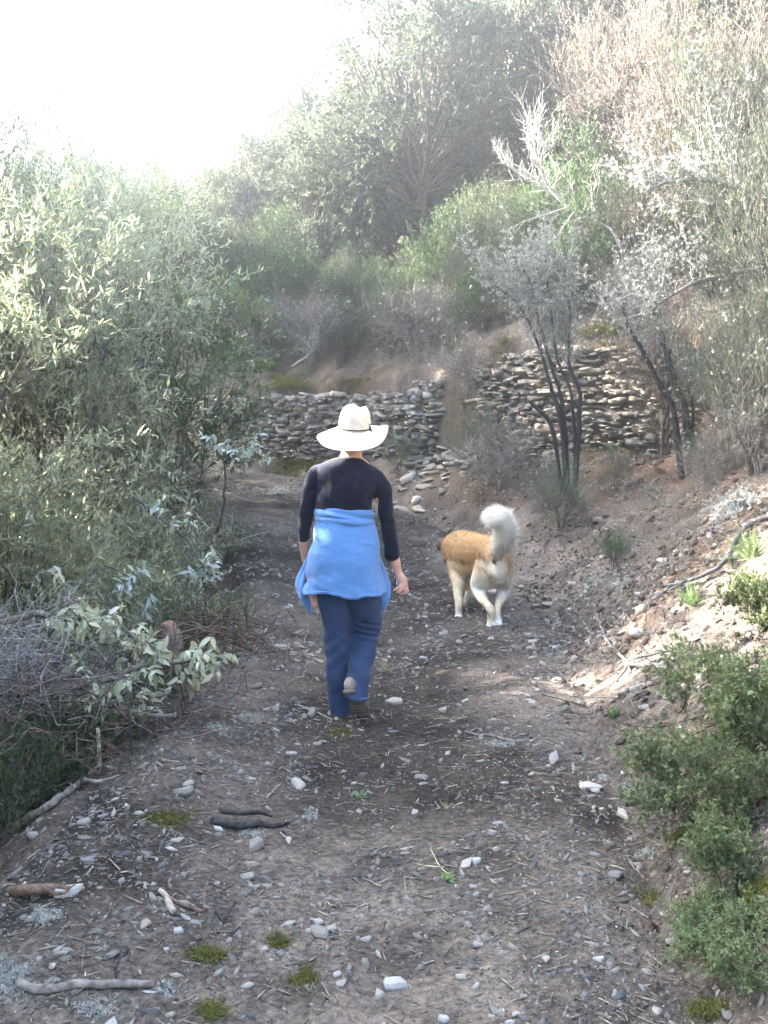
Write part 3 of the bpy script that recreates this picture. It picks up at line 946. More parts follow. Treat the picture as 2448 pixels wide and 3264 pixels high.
# jacket knotted round the waist
jk = Bag()
A = np.linspace(-math.pi - .25, .25, 70)          # round the back from left to right
prof = [(1656, 92.5, .112, 0), (1668, 95, .118, .0), (1695, 100, .130, 0), (1735, 106, .146, 0), (1785, 114, .158, .03), (1835, 120, .160, .5), (1868, 124, .160, .9), (1886, 126, .161, 1.0)]
PR = spline(prof, 40)
Vj = []
for (py, hw, ry, f) in PR:
    cx_ = np.interp(py, [1640, 1700, 1886], [1099, 1098, 1097])
    q = at(cx_, py, WY)
    fold = 1 + f * (.05 * noise3(np.stack([A * 2.6, 0 * A + py * .004, 0 * A], -1), 61) + .03 * noise3(np.stack([A * 6.0, 0 * A + py * .004, 0 * A], -1), 62))
    X_ = q[0] + hw * S * fold * np.cos(A)
    Y_ = q[1] + ry * fold * np.sin(A)
    Z_ = np.full_like(A, q[2]) - .06 * np.cos(A) * hw * S * (1 - f) + f * (.012 * noise3(np.stack([A * 1.6, 0 * A, 0 * A], -1), 63) + .010 * noise3(np.stack([A * 4.0, 0 * A, 0 * A], -1), 64))
    Vj.append(np.stack([X_, Y_, Z_], -1))
Vj = np.array(Vj)
wr = np.stack([Vj[..., 0] * 7, Vj[..., 1] * 3, Vj[..., 2] * 14 + Vj[..., 0] * 3], -1).reshape(-1, 3)
cen = np.array([at(1098, 1700, WY)[0], WY])
rad = unit(np.concatenate([Vj[..., :2] - cen, np.zeros_like(Vj[..., :1])], -1)).reshape(-1, 3)
zrel = (Vj[..., 2].reshape(-1) - at(1098, 1740, WY)[2])
amp = .012 + .006 * np.exp(-(zrel / .05) ** 2)
Vj = Vj.reshape(-1, 3) + rad * (amp * noise3(wr, 77) + .005 * noise3(wr * 2.3, 78))[:, None]
def grid_faces(m, n):
    i = np.arange(m - 1)[:, None] * n; j = np.arange(n - 1)[None]
    return np.stack([i + j, i + n + j, i + n + j + 1, i + j + 1], -1).reshape(-1, 4)
def solid(o, t):
    md = o.modifiers.new('thickness', 'SOLIDIFY'); md.thickness = t; md.offset = 1.0
    return o
me = np_mesh('jacket', Vj, [grid_faces(40, 70)], None, True, M_JACKET)
jacket = add_part('jacket', me); solid(jacket, .004)
def jsub(name, me):
    o = link(name, me, jacket); me.transform(__import__('mathutils').Matrix.Translation(-Vector(WB))); return o
b = Bag()
loft(b, [ring(1099, 1617, 87, .104, 0, -.06), ring(1099, 1622, 93.5, .114, 0, -.06), ring(1099, 1634, 95.5, .119, 0, -.06), ring(1099, 1643, 94, .116, 0, -.055), ring(1099, 1648, 92, .112, 0, -.05),
         ring(1099, 1653, 95, .118, 0, -.04), ring(1099, 1662, 96.5, .121, 0, -.03), ring(1099, 1668, 95, .118, 0, -.02), ring(1099, 1671, 90, .108, 0, -.02)], 48, 5)
Vb = np.concatenate(b.V)
q = Vb - np.array([at(1099, 1640, WY)[0], WY, 0])
Vb = Vb + unit(np.stack([q[:, 0], q[:, 1], 0 * q[:, 0]], -1)) * (.009 * noise3(np.stack([q[:, 0] * 8, q[:, 1] * 8, Vb[:, 2] * 50 + q[:, 0] * 10], -1), 14))[:, None]
b.V = [Vb]
jsub('waistband', b.mesh('waistband', M_JACKET, True))
# hanging sleeves either side: flattened, folded tubes
def sleeve(path, wid, dep, seed):
    P = spline([list(node(*p)) + [w, d] for p, w, d in zip(path, wid, dep)], 26)
    n = 22
    a = np.linspace(0, 2 * np.pi, n, endpoint=False)
    V = []
    for k, r_ in enumerate(P):
        f = 1 + .26 * np.sin(3 * a + k * .25 + seed)
        V.append(np.stack([r_[0] + r_[3] * S * np.cos(a) * f, r_[1] + r_[4] * np.sin(a) * f, r_[2] + .004 * np.sin(2 * a + seed)], -1))
    V = np.concatenate(V)
    i = np.arange(25)[:, None] * n; j = np.arange(n)[None]; j2 = (j + 1) % n
    Q = np.stack([i + j, i + n + j, i + n + j2, i + j2], -1).reshape(-1, 4)
    V = V + .004 * np.stack([noise3(V * 25, seed), noise3(V * 25, seed + 1), 0 * V[:, 0]], -1)
    return np_mesh('sleeve', V, [Q], None, True, M_JACKET)
jsub('sleeve', sleeve([(990, 1760, .10), (975, 1800, .09), (963, 1840, .06), (961, 1880, .04), (974, 1918, .03), (991, 1955, .03)], [3, 9, 13, 16, 13, 2.5], [.02, .035, .045, .045, .03, .01], 2))
jsub('sleeve', sleeve([(1204, 1765, .10), (1217, 1810, .09), (1228, 1850, .07), (1229, 1885, .05), (1226, 1920, .04), (1222, 1953, .04)], [3, 9, 13, 15, 11, 2], [.02, .035, .045, .045, .03, .01], 5))
b = Bag()      # stitched hem line
k0 = 36
hemV = (Vj.reshape(40, 70, 3)[k0] + rad.reshape(40, 70, 3)[k0] * .0045)
tube(b, hemV[4:-4], .0011, 4)
jsub('hem_stitching', b.mesh('hem_stitching', M_BLUESTITCH, True))

# straw hat
hatc = node(1131, 1360, .035)
n = 72
a = np.linspace(0, 2 * np.pi, n, endpoint=False)
brim_in, brim_out = .084, .197
rows = []
crown_prof = [(.002, .109), (.03, .110), (.054, .104), (.068, .091), (.076, .070), (.080, .043), (.083, .015), (.0845, -.008)]
for r0, z0 in spline(crown_prof, 22):
    zz_ = np.full(n, z0)
    top = sm(.05, .11, z0)
    pinch = np.exp(-((np.cos(a) * r0 - .022) / .020) ** 2) * top
    zz_ = zz_ - .014 * pinch + .006 * top * np.exp(-((np.cos(a) * r0 - .060) / .014) ** 2) * (r0 > .03)
    rr = r0 * (1 - .05 * top * np.cos(2 * a))
    rows.append(np.stack([rr * np.cos(a) * 1.0, rr * np.sin(a) * 1.18, zz_], -1))
for t in np.linspace(.06, 1, 24):
    r0 = brim_in + (brim_out - brim_in) * t
    back = np.clip(-np.sin(a), 0, 1); rt = np.clip(np.cos(a), 0, 1); lf = np.clip(-np.cos(a), 0, 1)
    z = -.008 - .050 * t * back ** 1.2 - .022 * t - .036 * t * lf ** 1.5 - .016 * t * rt
    z = z + .030 * rt ** 3 * t ** 2.2 * (1 - .2 * back) - .006 * t * np.sin(3 * a + .8)
    curl = .030 * rt ** 4 * sm(.75, 1.0, t)
    ex = 1 - .10 * rt ** 4 * sm(.8, 1.0, t)
    rows.append(np.stack([r0 * np.cos(a) * ex, r0 * np.sin(a) * 1.02, z + curl * np.clip(np.sin(a + 1.0), 0, 1)], -1))
Vh = np.concatenate(rows)
m = len(rows)
i = np.arange(m - 1)[:, None] * n; j = np.arange(n)[None]; j2 = (j + 1) % n
Q = np.stack([i + j, i + n + j, i + n + j2, i + j2], -1).reshape(-1, 4)
me = np_mesh('straw_hat', np.concatenate([Vh, [[0, 0, .1085]]]), [Q, np.stack([np.full(n, m * n), np.arange(n), (np.arange(n) + 1) % n], -1)], None, True, M_STRAW)
hat = link('straw_hat', me, woman)
hat.location = tuple(hatc - WB)
hat.rotation_euler = (math.radians(12), math.radians(3), 0)
solid(hat, .003)
b = Bag()
aa = np.linspace(0, 2 * np.pi, 60)
tube(b, np.stack([.0865 * np.cos(aa), .1015 * np.sin(aa), -.001 + 0 * aa], -1), .0042, 6, cap=False)
tube(b, [(.082, -.040, -.001), (.0835, -.043, .020), (.0815, -.041, .030)], .0035, 6)
tube(b, [(.082, -.042, -.003), (.090, -.043, -.006), (.093, -.040, -.010)], .0045, 6)
link('hat_band', b.mesh('hat_band', M_BLACK, True), hat)
b = Bag()
tube(b, np.concatenate([rows[-1], rows[-1][:1]]), .0032, 6, cap=False)
link('brim_edge', b.mesh('brim_edge', M_STRAW, True), hat)

# phone and spectacles in the right hand
def plain(name, colour, rough=.35, metal=0.0, spec=.5):
    m, n_, l, p = new_mat(name)
    nz = n_.new('ShaderNodeTexNoise'); nz.inputs['Scale'].default_value = 60
    cr = n_.new('ShaderNodeMixRGB'); cr.inputs[1].default_value = (*[c * .85 for c in colour], 1); cr.inputs[2].default_value = (*[min(1, c * 1.15) for c in colour], 1)
    l.new(nz.outputs['Fac'], cr.inputs[0]); l.new(cr.outputs[0], p.inputs['Base Color'])
    p.inputs['Roughness'].default_value = rough; p.inputs['Metallic'].default_value = metal; p.inputs['Specular IOR Level'].default_value = spec
    return m
M_PHONE = plain('dark_blue_plastic', (.012, .018, .06)); M_SILVER = plain('silver_plastic', (.62, .64, .70), .3)
M_TORTOISE = plain('brown_frame', (.045, .018, .012), .25)
def rbox(bag, c, s, r, col=(1, 1, 1)):
    """rounded box standing on z"""
    n_ = 16
    a_ = np.linspace(0, 2 * np.pi, n_, endpoint=False)
    cxx = np.sign(np.cos(a_)) * (s[1] - r) + r * np.cos(a_); cz = np.sign(np.sin(a_)) * (s[2] - r) + r * np.sin(a_)
    rws = []
    for x_, k_ in ((-s[0], .82), (-s[0] * .8, 1.0), (s[0] * .8, 1.0), (s[0], .82)):
        rws.append(np.stack([np.full(n_, x_), cxx * k_, cz * (1 - (1 - k_) * s[1] / s[2])], -1))
    V_ = np.concatenate(rws + [np.array([[-s[0], 0, 0], [s[0], 0, 0]])]) + np.asarray(c)
    i_ = np.arange(3)[:, None] * n_; j_ = np.arange(n_)[None]; jj = (j_ + 1) % n_
    Q_ = np.stack([i_ + j_, i_ + jj, i_ + n_ + jj, i_ + n_ + j_], -1).reshape(-1, 4)
    s_ = np.arange(n_)
    T_ = np.concatenate([np.stack([np.full(n_, 4 * n_), (s_ + 1) % n_, s_], -1), np.stack([np.full(n_, 4 * n_ + 1), 3 * n_ + s_, 3 * n_ + (s_ + 1) % n_], -1)])
    bag.add(V_, T=T_, Q=Q_, col=col)
pc = node(1263, 1858, .085)
phone = thing('phone', 'small dark blue phone held in the right hand of the woman', 'phone', pc)
b = Bag(); rbox(b, (0, 0, 0), (.0095, .024, .034), .008)
link('case', b.mesh('case', M_PHONE, True), phone)
b = Bag(); rbox(b, (-.001, -.0238, .006), (.0035, .0012, .019), .001)
link('side_strip', b.mesh('side_strip', M_SILVER, True), phone)
b = Bag()
for zz_ in (-.004, .014): rbox(b, (-.001, -.0252, zz_), (.002, .0008, .004), .0006)
link('button', b.mesh('button', M_PHONE, True), phone)
phone.rotation_euler = (0, 0, .12)
gcn = node(1278, 1920, .075)
specs = thing('spectacles', 'thin dark framed spectacles dangling from the right hand of the woman', 'spectacles', gcn)
def rim(cx_, cy_):
    b = Bag()
    t_ = np.linspace(0, 2 * np.pi, 33)
    sq = .55
    X_ = np.sign(np.cos(t_)) * np.abs(np.cos(t_)) ** sq * .0205; Z_ = np.sign(np.sin(t_)) * np.abs(np.sin(t_)) ** sq * .0185
    tube(b, np.stack([X_ + cx_, 0 * X_ + cy_, Z_], -1), .0021, 6, cap=False)
    return b
link('rim', rim(0, 0).mesh('rim', M_TORTOISE, True), specs)
link('rim', rim(.012, .05).mesh('rim', M_TORTOISE, True), specs)
b = Bag(); tube(b, [(.018, 0, .004), (.020, .02, .010), (.028, .05, .004)], .002, 6); link('bridge', b.mesh('bridge', M_TORTOISE, True), specs)
b = Bag(); tube(b, spline([(.018, 0, .016), (.019, 0, .035), (.026, .005, .055), (.024, .01, .070), (.006, .01, .072)], 14), .0022, 6); link('temple', b.mesh('temple', M_TORTOISE, True), specs)
b = Bag(); tube(b, spline([(-.018, .06, .016), (-.015, .05, .035), (-.008, .03, .048), (.012, .02, .060)], 12), .0022, 6); link('temple', b.mesh('temple', M_TORTOISE, True), specs)

# ------------------------------------------------------------------ dog
def D(cx_, cy_, Y):
    return at(1350 + .2351 * cx_, 1560 + .2351 * cy_, Y)
TAN, RUST, WHITE, CREAM, GREY, DARK = (.56, .37, .195), (.38, .19, .085), (.88, .84, .76), (.70, .59, .43), (.33, .28, .25), (.03, .026, .026)
chains = [
    # pts (crop x, crop y, Y), radius, colour
    [((985, 900, 7.46), .125, TAN), ((880, 860, 7.58), .138, TAN), ((720, 850, 7.75), .150, TAN), ((600, 830, 7.92), .165, TAN), ((505, 805, 8.10), .158, TAN), ((440, 800, 8.25), .125, TAN), ((400, 790, 8.38), .100, TAN)],
    [((1010, 1010, 7.43), .095, WHITE), ((985, 1090, 7.42), .085, WHITE)],
    [((610, 1010, 7.85), .115, CREAM), ((480, 990, 8.05), .12, CREAM), ((720, 1010, 7.72), .09, CREAM)],
    [((395, 790, 8.38), .098, TAN), ((365, 830, 8.50), .084, TAN), ((345, 920, 8.62), .055, CREAM), ((340, 965, 8.68), .042, DARK)],
    # left hind leg
    [((880, 1020, 7.50), .115, TAN), ((820, 1160, 7.53), .098, WHITE), ((762, 1290, 7.58), .078, WHITE), ((770, 1420, 7.54), .053, WHITE), ((830, 1530, 7.44), .037, CREAM), ((905, 1620, 7.37), .035, CREAM), ((922, 1720, 7.38), .032, CREAM), ((920, 1830, 7.40), .036, WHITE)],
    [((930, 1850, 7.40), .042, WHITE), ((880, 1905, 7.45), .040, WHITE), ((845, 1945, 7.50), .030, WHITE)],
    # right hind leg
    [((1060, 1020, 7.50), .095, TAN), ((1085, 1160, 7.53), .082, WHITE), ((1090, 1300, 7.62), .066, WHITE), ((1060, 1430, 7.60), .046, WHITE), ((1010, 1560, 7.50), .033, CREAM), ((1000, 1660, 7.46), .029, CREAM), ((1010, 1770, 7.46), .032, WHITE), ((1015, 1850, 7.46), .038, WHITE)],
    [((1015, 1850, 7.44), .038, WHITE), ((1000, 1930, 7.40), .034, DARK), ((985, 1985, 7.42), .026, CREAM)],
    # front legs
    [((470, 1000, 8.03), .095, TAN), ((470, 1120, 7.97), .082, CREAM), ((475, 1260, 7.89), .060, CREAM), ((470, 1400, 7.82), .044, CREAM), ((478, 1560, 7.76), .034, CREAM), ((480, 1690, 7.72), .033, GREY), ((472, 1775, 7.69), .042, WHITE), ((412, 1810, 7.73), .037, WHITE)],
    [((585, 1080, 8.12), .085, CREAM), ((615, 1260, 8.12), .055, CREAM), ((625, 1400, 8.14), .042, CREAM), ((585, 1500, 8.08), .036, GREY), ((550, 1580, 8.06), .036, GREY)],
    # tail
    [((960, 900, 7.42), .060, TAN), ((1020, 820, 7.34), .055, WHITE), ((1085, 690, 7.27), .058, WHITE), ((1110, 560, 7.24), .060, WHITE), ((1075, 440, 7.22), .058, WHITE), ((1010, 385, 7.20), .056, WHITE), ((975, 400, 7.20), .045, WHITE)],
]
b = Bag()
PC, PCC = [], []
for ch in chains:
    pts = [D(*p) for p, r, c in ch]
    rad = [r * .92 for p, r, c in ch]
    limb(b, pts, rad, 16)
    A = spline(np.concatenate([np.array(pts), np.array([c for p, r, c in ch]), np.array(rad)[:, None]], 1), (len(pts) - 1) * 5 + 1)
    PC.append(A[:, :3]); PCC.append(np.concatenate([A[:, 3:6], A[:, 6:7]], 1))
PC = np.concatenate(PC); PCC = np.concatenate(PCC)
rump = D(790, 880, 7.55)
anus = D(950, 985, 7.33)
hipd = D(1090, 960, 7.45)
def dog_col(V):
    d = np.linalg.norm(V[:, None] - PC[None], axis=2) / PCC[None, :, 3]
    w = np.exp(-3.5 * d)
    c = (w[..., None] * PCC[None, :, :3]).sum(1) / w.sum(1, keepdims=True)
    q = V + .02 * np.stack([noise3(V * 14, 3), noise3(V * 14, 4), noise3(V * 14, 5)], -1)
    k = np.exp(-(np.linalg.norm((q - rump) * np.array([1, .8, 1]), axis=1) / .075) ** 2)[:, None] * .75
    c = c * (1 - k) + np.array(RUST) * k
    k = np.exp(-(np.linalg.norm(q - hipd, axis=1) / .07) ** 2)[:, None] * .8
    c = c * (1 - k) + np.array(TAN) * k
    strip = np.exp(-((q[:, 0] - D(345, 870, 8.1)[0]) / .022) ** 2)[:, None] * (q[:, 1:2] < 8.1) * sm(.60, .45, q[:, 2])[:, None] * .6
    c = c * (1 - strip) + np.array(CREAM) * strip
    k = sm(.030, .018, np.linalg.norm((V - anus) * np.array([1, .6, 1.0]), axis=1))[:, None]
    c = c * (1 - k) + np.array(DARK) * k
    return np.clip(c * (1 + .16 * noise3(V * np.array([45, 45, 25]), 6))[:, None], .01, .85)
dog_base = D(700, 1900, 7.7)
dog_base[2] = H(dog_base[0], dog_base[1])
dog = thing('dog', 'big tan and white dog walking away with white plumed tail raised', 'dog', dog_base)
M_FUR = col_mat('fur_skin', .9, .1, 60, .2, .5, 160, .004)
M_HAIRS = leaf_mat('fur', .42, .7, .2, 0.0, (1, 1, 1))
me, Vd, Nd, Fd = fuse(b, 'body', 0.011, M_FUR, 5, None, dog_col)
TD = __import__('mathutils').Matrix.Translation(-Vector(dog_base))
me.transform(TD)
link('body', me, dog)
# coat: short hairs, long on the tail and the breeches
Q4 = Fd[-1]
r = np.random.default_rng(5)
ctr = Vd[Q4].mean(1)
long_ = np.zeros(len(ctr))
tail_c = np.array([D(1085, 600, 7.24), D(1100, 500, 7.23), D(1020, 400, 7.2), D(1060, 720, 7.28)])
dt = np.min(np.linalg.norm(ctr[:, None] - tail_c[None], axis=2), axis=1)
long_ = np.maximum(long_, sm(.17, .08, dt))
br = np.min(np.linalg.norm(ctr[:, None] - np.array([D(1075, 1280, 7.48), D(1060, 1150, 7.42), D(880, 1250, 7.45)])[None], axis=2), axis=1)
long2 = sm(.14, .05, br)
body_k = sm(.45, .55, ctr[:, 2])
wgt = 1 + 2.2 * long_ + 1.2 * long2
pick = r.choice(len(Q4), 42000, p=wgt / wgt.sum())
uv = r.random((len(pick), 2))
qv = Vd[Q4[pick]]
P = (qv[:, 0] * ((1 - uv[:, :1]) * (1 - uv[:, 1:])) + qv[:, 1] * (uv[:, :1] * (1 - uv[:, 1:])) + qv[:, 2] * (uv[:, :1] * uv[:, 1:]) + qv[:, 3] * ((1 - uv[:, :1]) * uv[:, 1:]))
Nq = unit(Nd[Q4[pick]].mean(1))
lo, l2 = long_[pick], long2[pick]
back = unit(np.array([.42, -.9, -.05]))
flow = np.tile(back, (len(P), 1)) * (1 - lo[:, None]) + np.array([0.25, -.2, -.9])[None] * (.35 + .6 * l2[:, None])
tdir = np.zeros_like(P)
for q_, dd in ((D(1085, 650, 7.25), (.25, -.1, 1)), (D(1100, 500, 7.23), (-.25, 0, 1)), (D(1020, 400, 7.2), (-.9, 0, .15))):
    w_ = np.exp(-(np.linalg.norm(P - q_, axis=1) / .09) ** 2)
    tdir += w_[:, None] * np.array(dd)
flow = flow * (1 - lo[:, None]) + unit(tdir) * lo[:, None]
flow = flow - (flow * Nq).sum(1, keepdims=True) * Nq
dirn = unit(unit(flow) + Nq * (.35 + .25 * lo)[:, None] + r.normal(size=P.shape) * .22)
ln = (.020 + .018 * body_k[pick] + .045 * lo + .035 * l2) * r.uniform(.6, 1.3, len(P))
ln *= np.where(P[:, 2] < .25, .6, 1)
wd = .0022 + .001 * lo
tip = dirn * ln[:, None]
side = unit(np.cross(dirn, Nq)) * (wd * .5)[:, None]
mid = P + tip * .55 + Nq * (ln * .08)[:, None]
Vf = np.stack([P - side, P + side, mid + side * .8, mid - side * .8, P + tip - np.array([0, 0, 1]) * (ln * .15)[:, None]], 1)
base_i = (np.arange(len(P)) * 5)[:, None]
cf = dog_col(P)
light = (cf[:, 2:3] > .45)
cf = np.where(light, np.maximum(cf, .0) * r.uniform(.92, 1.14, (len(P), 1)), cf * r.uniform(.58, 1.32, (len(P), 1)) * (1 + .22 * noise3(P * np.array([40, 40, 30]), 15))[:, None])
cf = np.where(lo[:, None] > .4, np.array([.90, .87, .81]) * r.uniform(.9, 1.03, (len(P), 1)), cf)
me = np_mesh('fur', Vf.reshape(-1, 3), [base_i + np.array([[3, 2, 4]]), base_i + np.array([[0, 1, 2, 3]])], np.repeat(np.clip(cf, 0, .9), 5, 0), False, M_HAIRS)
me.transform(TD)
link('fur', me, dog, 'stuff')
# ears, nose, eyes
M_EAR = col_mat('ear_fur', .9, .1, 80, .3, .5, 200, .003)
for pts, rad in (([(290, 700, 8.40), (238, 745, 8.36), (222, 825, 8.36)], [.036, .044, .016]), ([(430, 710, 8.48), (450, 760, 8.50), (450, 815, 8.52)], [.036, .044, .016])):
    b = Bag()
    A = spline(np.concatenate([np.array([D(*p) for p in pts]), np.array(rad)[:, None]], 1), 14)
    tube(b, A[:, :3], A[:, 3], 12, (.16, .10, .075))
    Ve = np.concatenate(b.V)
    b.V = [np.concatenate([Ve[:, :1], (Ve[:, 1:2] - A[7, 1]) * .7 + A[7, 1], Ve[:, 2:]], 1)]
    me = b.mesh('ear', M_EAR, True); me.transform(TD); link('ear', me, dog)
b = Bag(); ball(b, D(340, 975, 8.71), (.022, .018, .018), (.02, .018, .018)); me = b.mesh('nose', M_EAR, True); me.transform(TD); link('nose', me, dog)
for dx in (-.045, .045):
    b = Bag(); ball(b, D(350, 850, 8.57) + np.array([dx, .01, .02]), (.011,) * 3, (.02, .012, .008)); me = b.mesh('eye', M_EAR, True); me.transform(TD); link('eye', me, dog)
#PART3
# ------------------------------------------------------------------ vegetation
LEAF2 = (np.array([(0, 0, 0), (-.5, .45, .10), (0, 1, 0), (.5, .45, .10)], float), np.array([(0, 1, 2), (0, 2, 3)])[:, ::-1])
LEAF4 = (np.array([(0, 0, 0), (-.5, .38, .10), (-.28, .75, .05), (0, 1, -.10), (.28, .75, .05), (.5, .38, .10), (0, .5, 0)], float),
         np.array([(0, 6, 1), (1, 6, 2), (2, 6, 3), (3, 6, 4), (4, 6, 5), (5, 6, 0)]))
BLADE = (np.array([(-.5, 0, 0), (.5, 0, 0), (0, 1, 0)], float), np.array([(0, 1, 2)]))

def pal(rng, n, cols, j=.25):
    c = np.array(cols)
    w = rng.dirichlet(np.ones(len(c)) * 1.2, n)
    return np.clip((w[..., None] * c).sum(1) * rng.uniform(1 - j, 1 + j, (n, 1)), .004, .8)

def shrub(seed, crown, n_cl=90, tw=12, lf=14, tw_len=.28, leaf=(.04, .018), cols=((.05, .07, .03),), up=.35, droop=.0, stems=4, stem_r=.025,
          tpl=LEAF2, wood=(.10, .08, .065), angle=.8, gap=.15, mat=None, shell=2.0, lean=(0, 0), twig_w=.004, lichen=0.0, wood_tw=True, trunk_h=.25, bare=0.0):
    """(foliage mesh, branch mesh[, lichen mesh]) of one plant standing on the origin"""
    r = np.random.default_rng(seed)
    cr = np.array(crown, float)
    vol = cr[:, 3] * cr[:, 4] * cr[:, 5]
    pick = r.choice(len(cr), n_cl * 2, p=vol / vol.sum())
    d = unit(r.normal(size=(n_cl * 2, 3)))
    rad = r.random((n_cl * 2, 1)) ** (1 / (3 * shell) * 1.6)
    Cc = cr[pick, :3] + d * rad * cr[pick, 3:6]
    gk = noise3(Cc * 2.2 / max(cr[:, 3].max(), .3), seed) > -1 + gap * 2
    Cc, d = Cc[gk][:n_cl], d[gk][:n_cl]
    Cc[:, 2] = np.maximum(Cc[:, 2], .08)
    ctr = (cr[:, :3] * vol[:, None]).sum(0) / vol.sum()
    n = len(Cc)
    out = unit(Cc - ctr * np.array([1, 1, .7]))
    N = n * tw
    base = np.repeat(Cc, tw, 0) + r.normal(size=(N, 3)) * tw_len * .22
    dirn = unit(np.repeat(out, tw, 0) * .6 + r.normal(size=(N, 3)) * .62 + np.array([0, 0, up]))
    L = tw_len * r.uniform(.55, 1.25, N)
    # leaves along each twig
    t = ((np.arange(lf)[None] + r.random((N, lf))) / lf) ** .8
    pos = base[:, None] + dirn[:, None] * (t * L[:, None])[..., None] - np.array([0, 0, 1]) * (droop * t ** 2 * L[:, None])[..., None]
    pos = pos.reshape(-1, 3)
    dd = np.repeat(dirn, lf, 0)
    ld = unit(dd * math.cos(angle) + unit(r.normal(size=dd.shape)) * math.sin(angle) - np.array([0, 0, droop * .6]))
    sz = r.uniform(.6, 1.25, len(pos))
    M = frames(ld, r, np.tile([0, 0, 1.0], (len(ld), 1)) if angle > .5 else None)
    M = M * np.stack([sz * leaf[1], sz * leaf[0], sz * leaf[1]], -1)[:, None, :]
    clump_c = pal(r, n, cols, .2)
    cc = np.repeat(np.repeat(clump_c, tw, 0), lf, 0) * .55 + pal(r, len(pos), cols, .35) * .45
    fb = Bag()
    if bare < 1:
        s = r.random(len(pos)) >= bare
        scatter(fb, *tpl, M[s], pos[s], cc[s])
    wb = Bag()
    # fine twigs
    if wood_tw:
        M2 = frames(dirn - np.array([0, 0, droop * .4]), r) * np.stack([np.full(N, twig_w), L, np.full(N, twig_w)], -1)[:, None, :]
        scatter(wb, *BLADE, M2, base, np.array(wood) * r.uniform(.7, 1.3, (N, 1)))
    # stems and the branches that carry the clumps
    st = []
    for k in range(stems):
        a = 2 * np.pi * (k + r.random() * .6) / stems
        s0 = np.array([math.cos(a), math.sin(a), 0]) * stem_r * 2.0 * (stems > 1)
        e = ctr + np.array([math.cos(a) * cr[0, 3] * .45, math.sin(a) * cr[0, 4] * .45, cr[0, 5] * r.uniform(.1, .6)]) * (stems > 1)
        mid = s0 * .5 + e * .5 + r.normal(size=3) * .12 * np.linalg.norm(e) * .5
        mid[2] = max(mid[2], .1)
        P = spline([s0 - np.array([0, 0, .15]), s0 + (mid - s0) * .5 + r.normal(size=3) * .03, mid, e], 10)
        st.append(P)
        tube(wb, P, np.linspace(stem_r, stem_r * .35, 10), 7, np.array(wood) * r.uniform(.8, 1.2))
    for c in Cc[::1]:
        P = st[int(np.argmin([np.min(np.linalg.norm(p - c, axis=1)) for p in st]))]
        i = int(np.clip(np.argmin(np.linalg.norm(P - c, axis=1)) - 2, 1, 8))
        q = P[i]
        m_ = q * .45 + c * .55 + r.normal(size=3) * .1 * np.linalg.norm(c - q) - np.array([0, 0, .06]) * np.linalg.norm(c - q)
        B = spline([q, m_, c], 5)
        tube(wb, B, np.linspace(stem_r * .35, stem_r * .12, 5), 4, np.array(wood) * r.uniform(.7, 1.25), cap=False)
    res = [fb.mesh('foliage', mat or M_LEAF_DULL) if fb.V else None, wb.mesh('branches', M_WOOD, True)]
    if lichen:
        lb = Bag()
        nl = int(N * lichen)
        pk = r.choice(N, nl)
        lp = base[pk] + dirn[pk] * (L[pk] * r.uniform(.0, 1, nl))[:, None]
        tuft(lb, lp, r, .022, 8)
        res.append(lb.mesh('lichen', M_LICHEN))
    return res

def tuft(bag, P, r, size, k, cols=((.47, .49, .41), (.62, .63, .55), (.36, .40, .33)), tpl=BLADE, wk=.42):
    n = len(P)
    pos = np.repeat(P, k, 0)
    d = unit(r.normal(size=(n * k, 3)) + np.array([0, 0, .25]))
    s = size * r.uniform(.4, 1.3, n * k)
    M = frames(d, r) * np.stack([s * wk, s, s * wk], -1)[:, None, :]
    c = np.repeat(pal(r, n, cols, .2), k, 0) * r.uniform(.8, 1.2, (n * k, 1))
    scatter(bag, *tpl, M, pos + d * (s * .05)[:, None] + r.normal(size=pos.shape) * size * .35, c)

SUN_HOT = {}
def plant(name, label, cat, x, y, meshes, scale=1.0, rotz=0.0, group=None, dz=0.0, sx=None):
    z = H(x, y) + dz
    o = thing(name, label, cat, (x, y, z), rotz, scale, group)
    if sx: o.scale = sx
    for nm, me in zip(('foliage', 'branches', 'lichen'), meshes):
        if me is not None: link(nm, me, o, 'stuff')
    return o

# colour families
OAK = ((.072, .088, .066), (.10, .115, .085), (.052, .066, .054), (.14, .145, .105))
OLIVE = ((.085, .105, .060), (.125, .14, .085), (.06, .078, .05))
WILLOW = ((.22, .245, .16), (.28, .305, .21), (.42, .435, .35), (.15, .175, .10))
HEATH = ((.070, .088, .060), (.095, .105, .078), (.055, .070, .050))
BROWN = ((.17, .130, .120), (.14, .110, .100), (.20, .160, .150), (.12, .105, .085))
GREEN = ((.065, .105, .045), (.085, .130, .06), (.05, .08, .04))
BLUEG = ((.085, .125, .085), (.11, .15, .10), (.065, .10, .07))
DRY = ((.17, .145, .13), (.22, .19, .165), (.12, .10, .09), (.15, .12, .12))
GREYW = (.20, .18, .165)

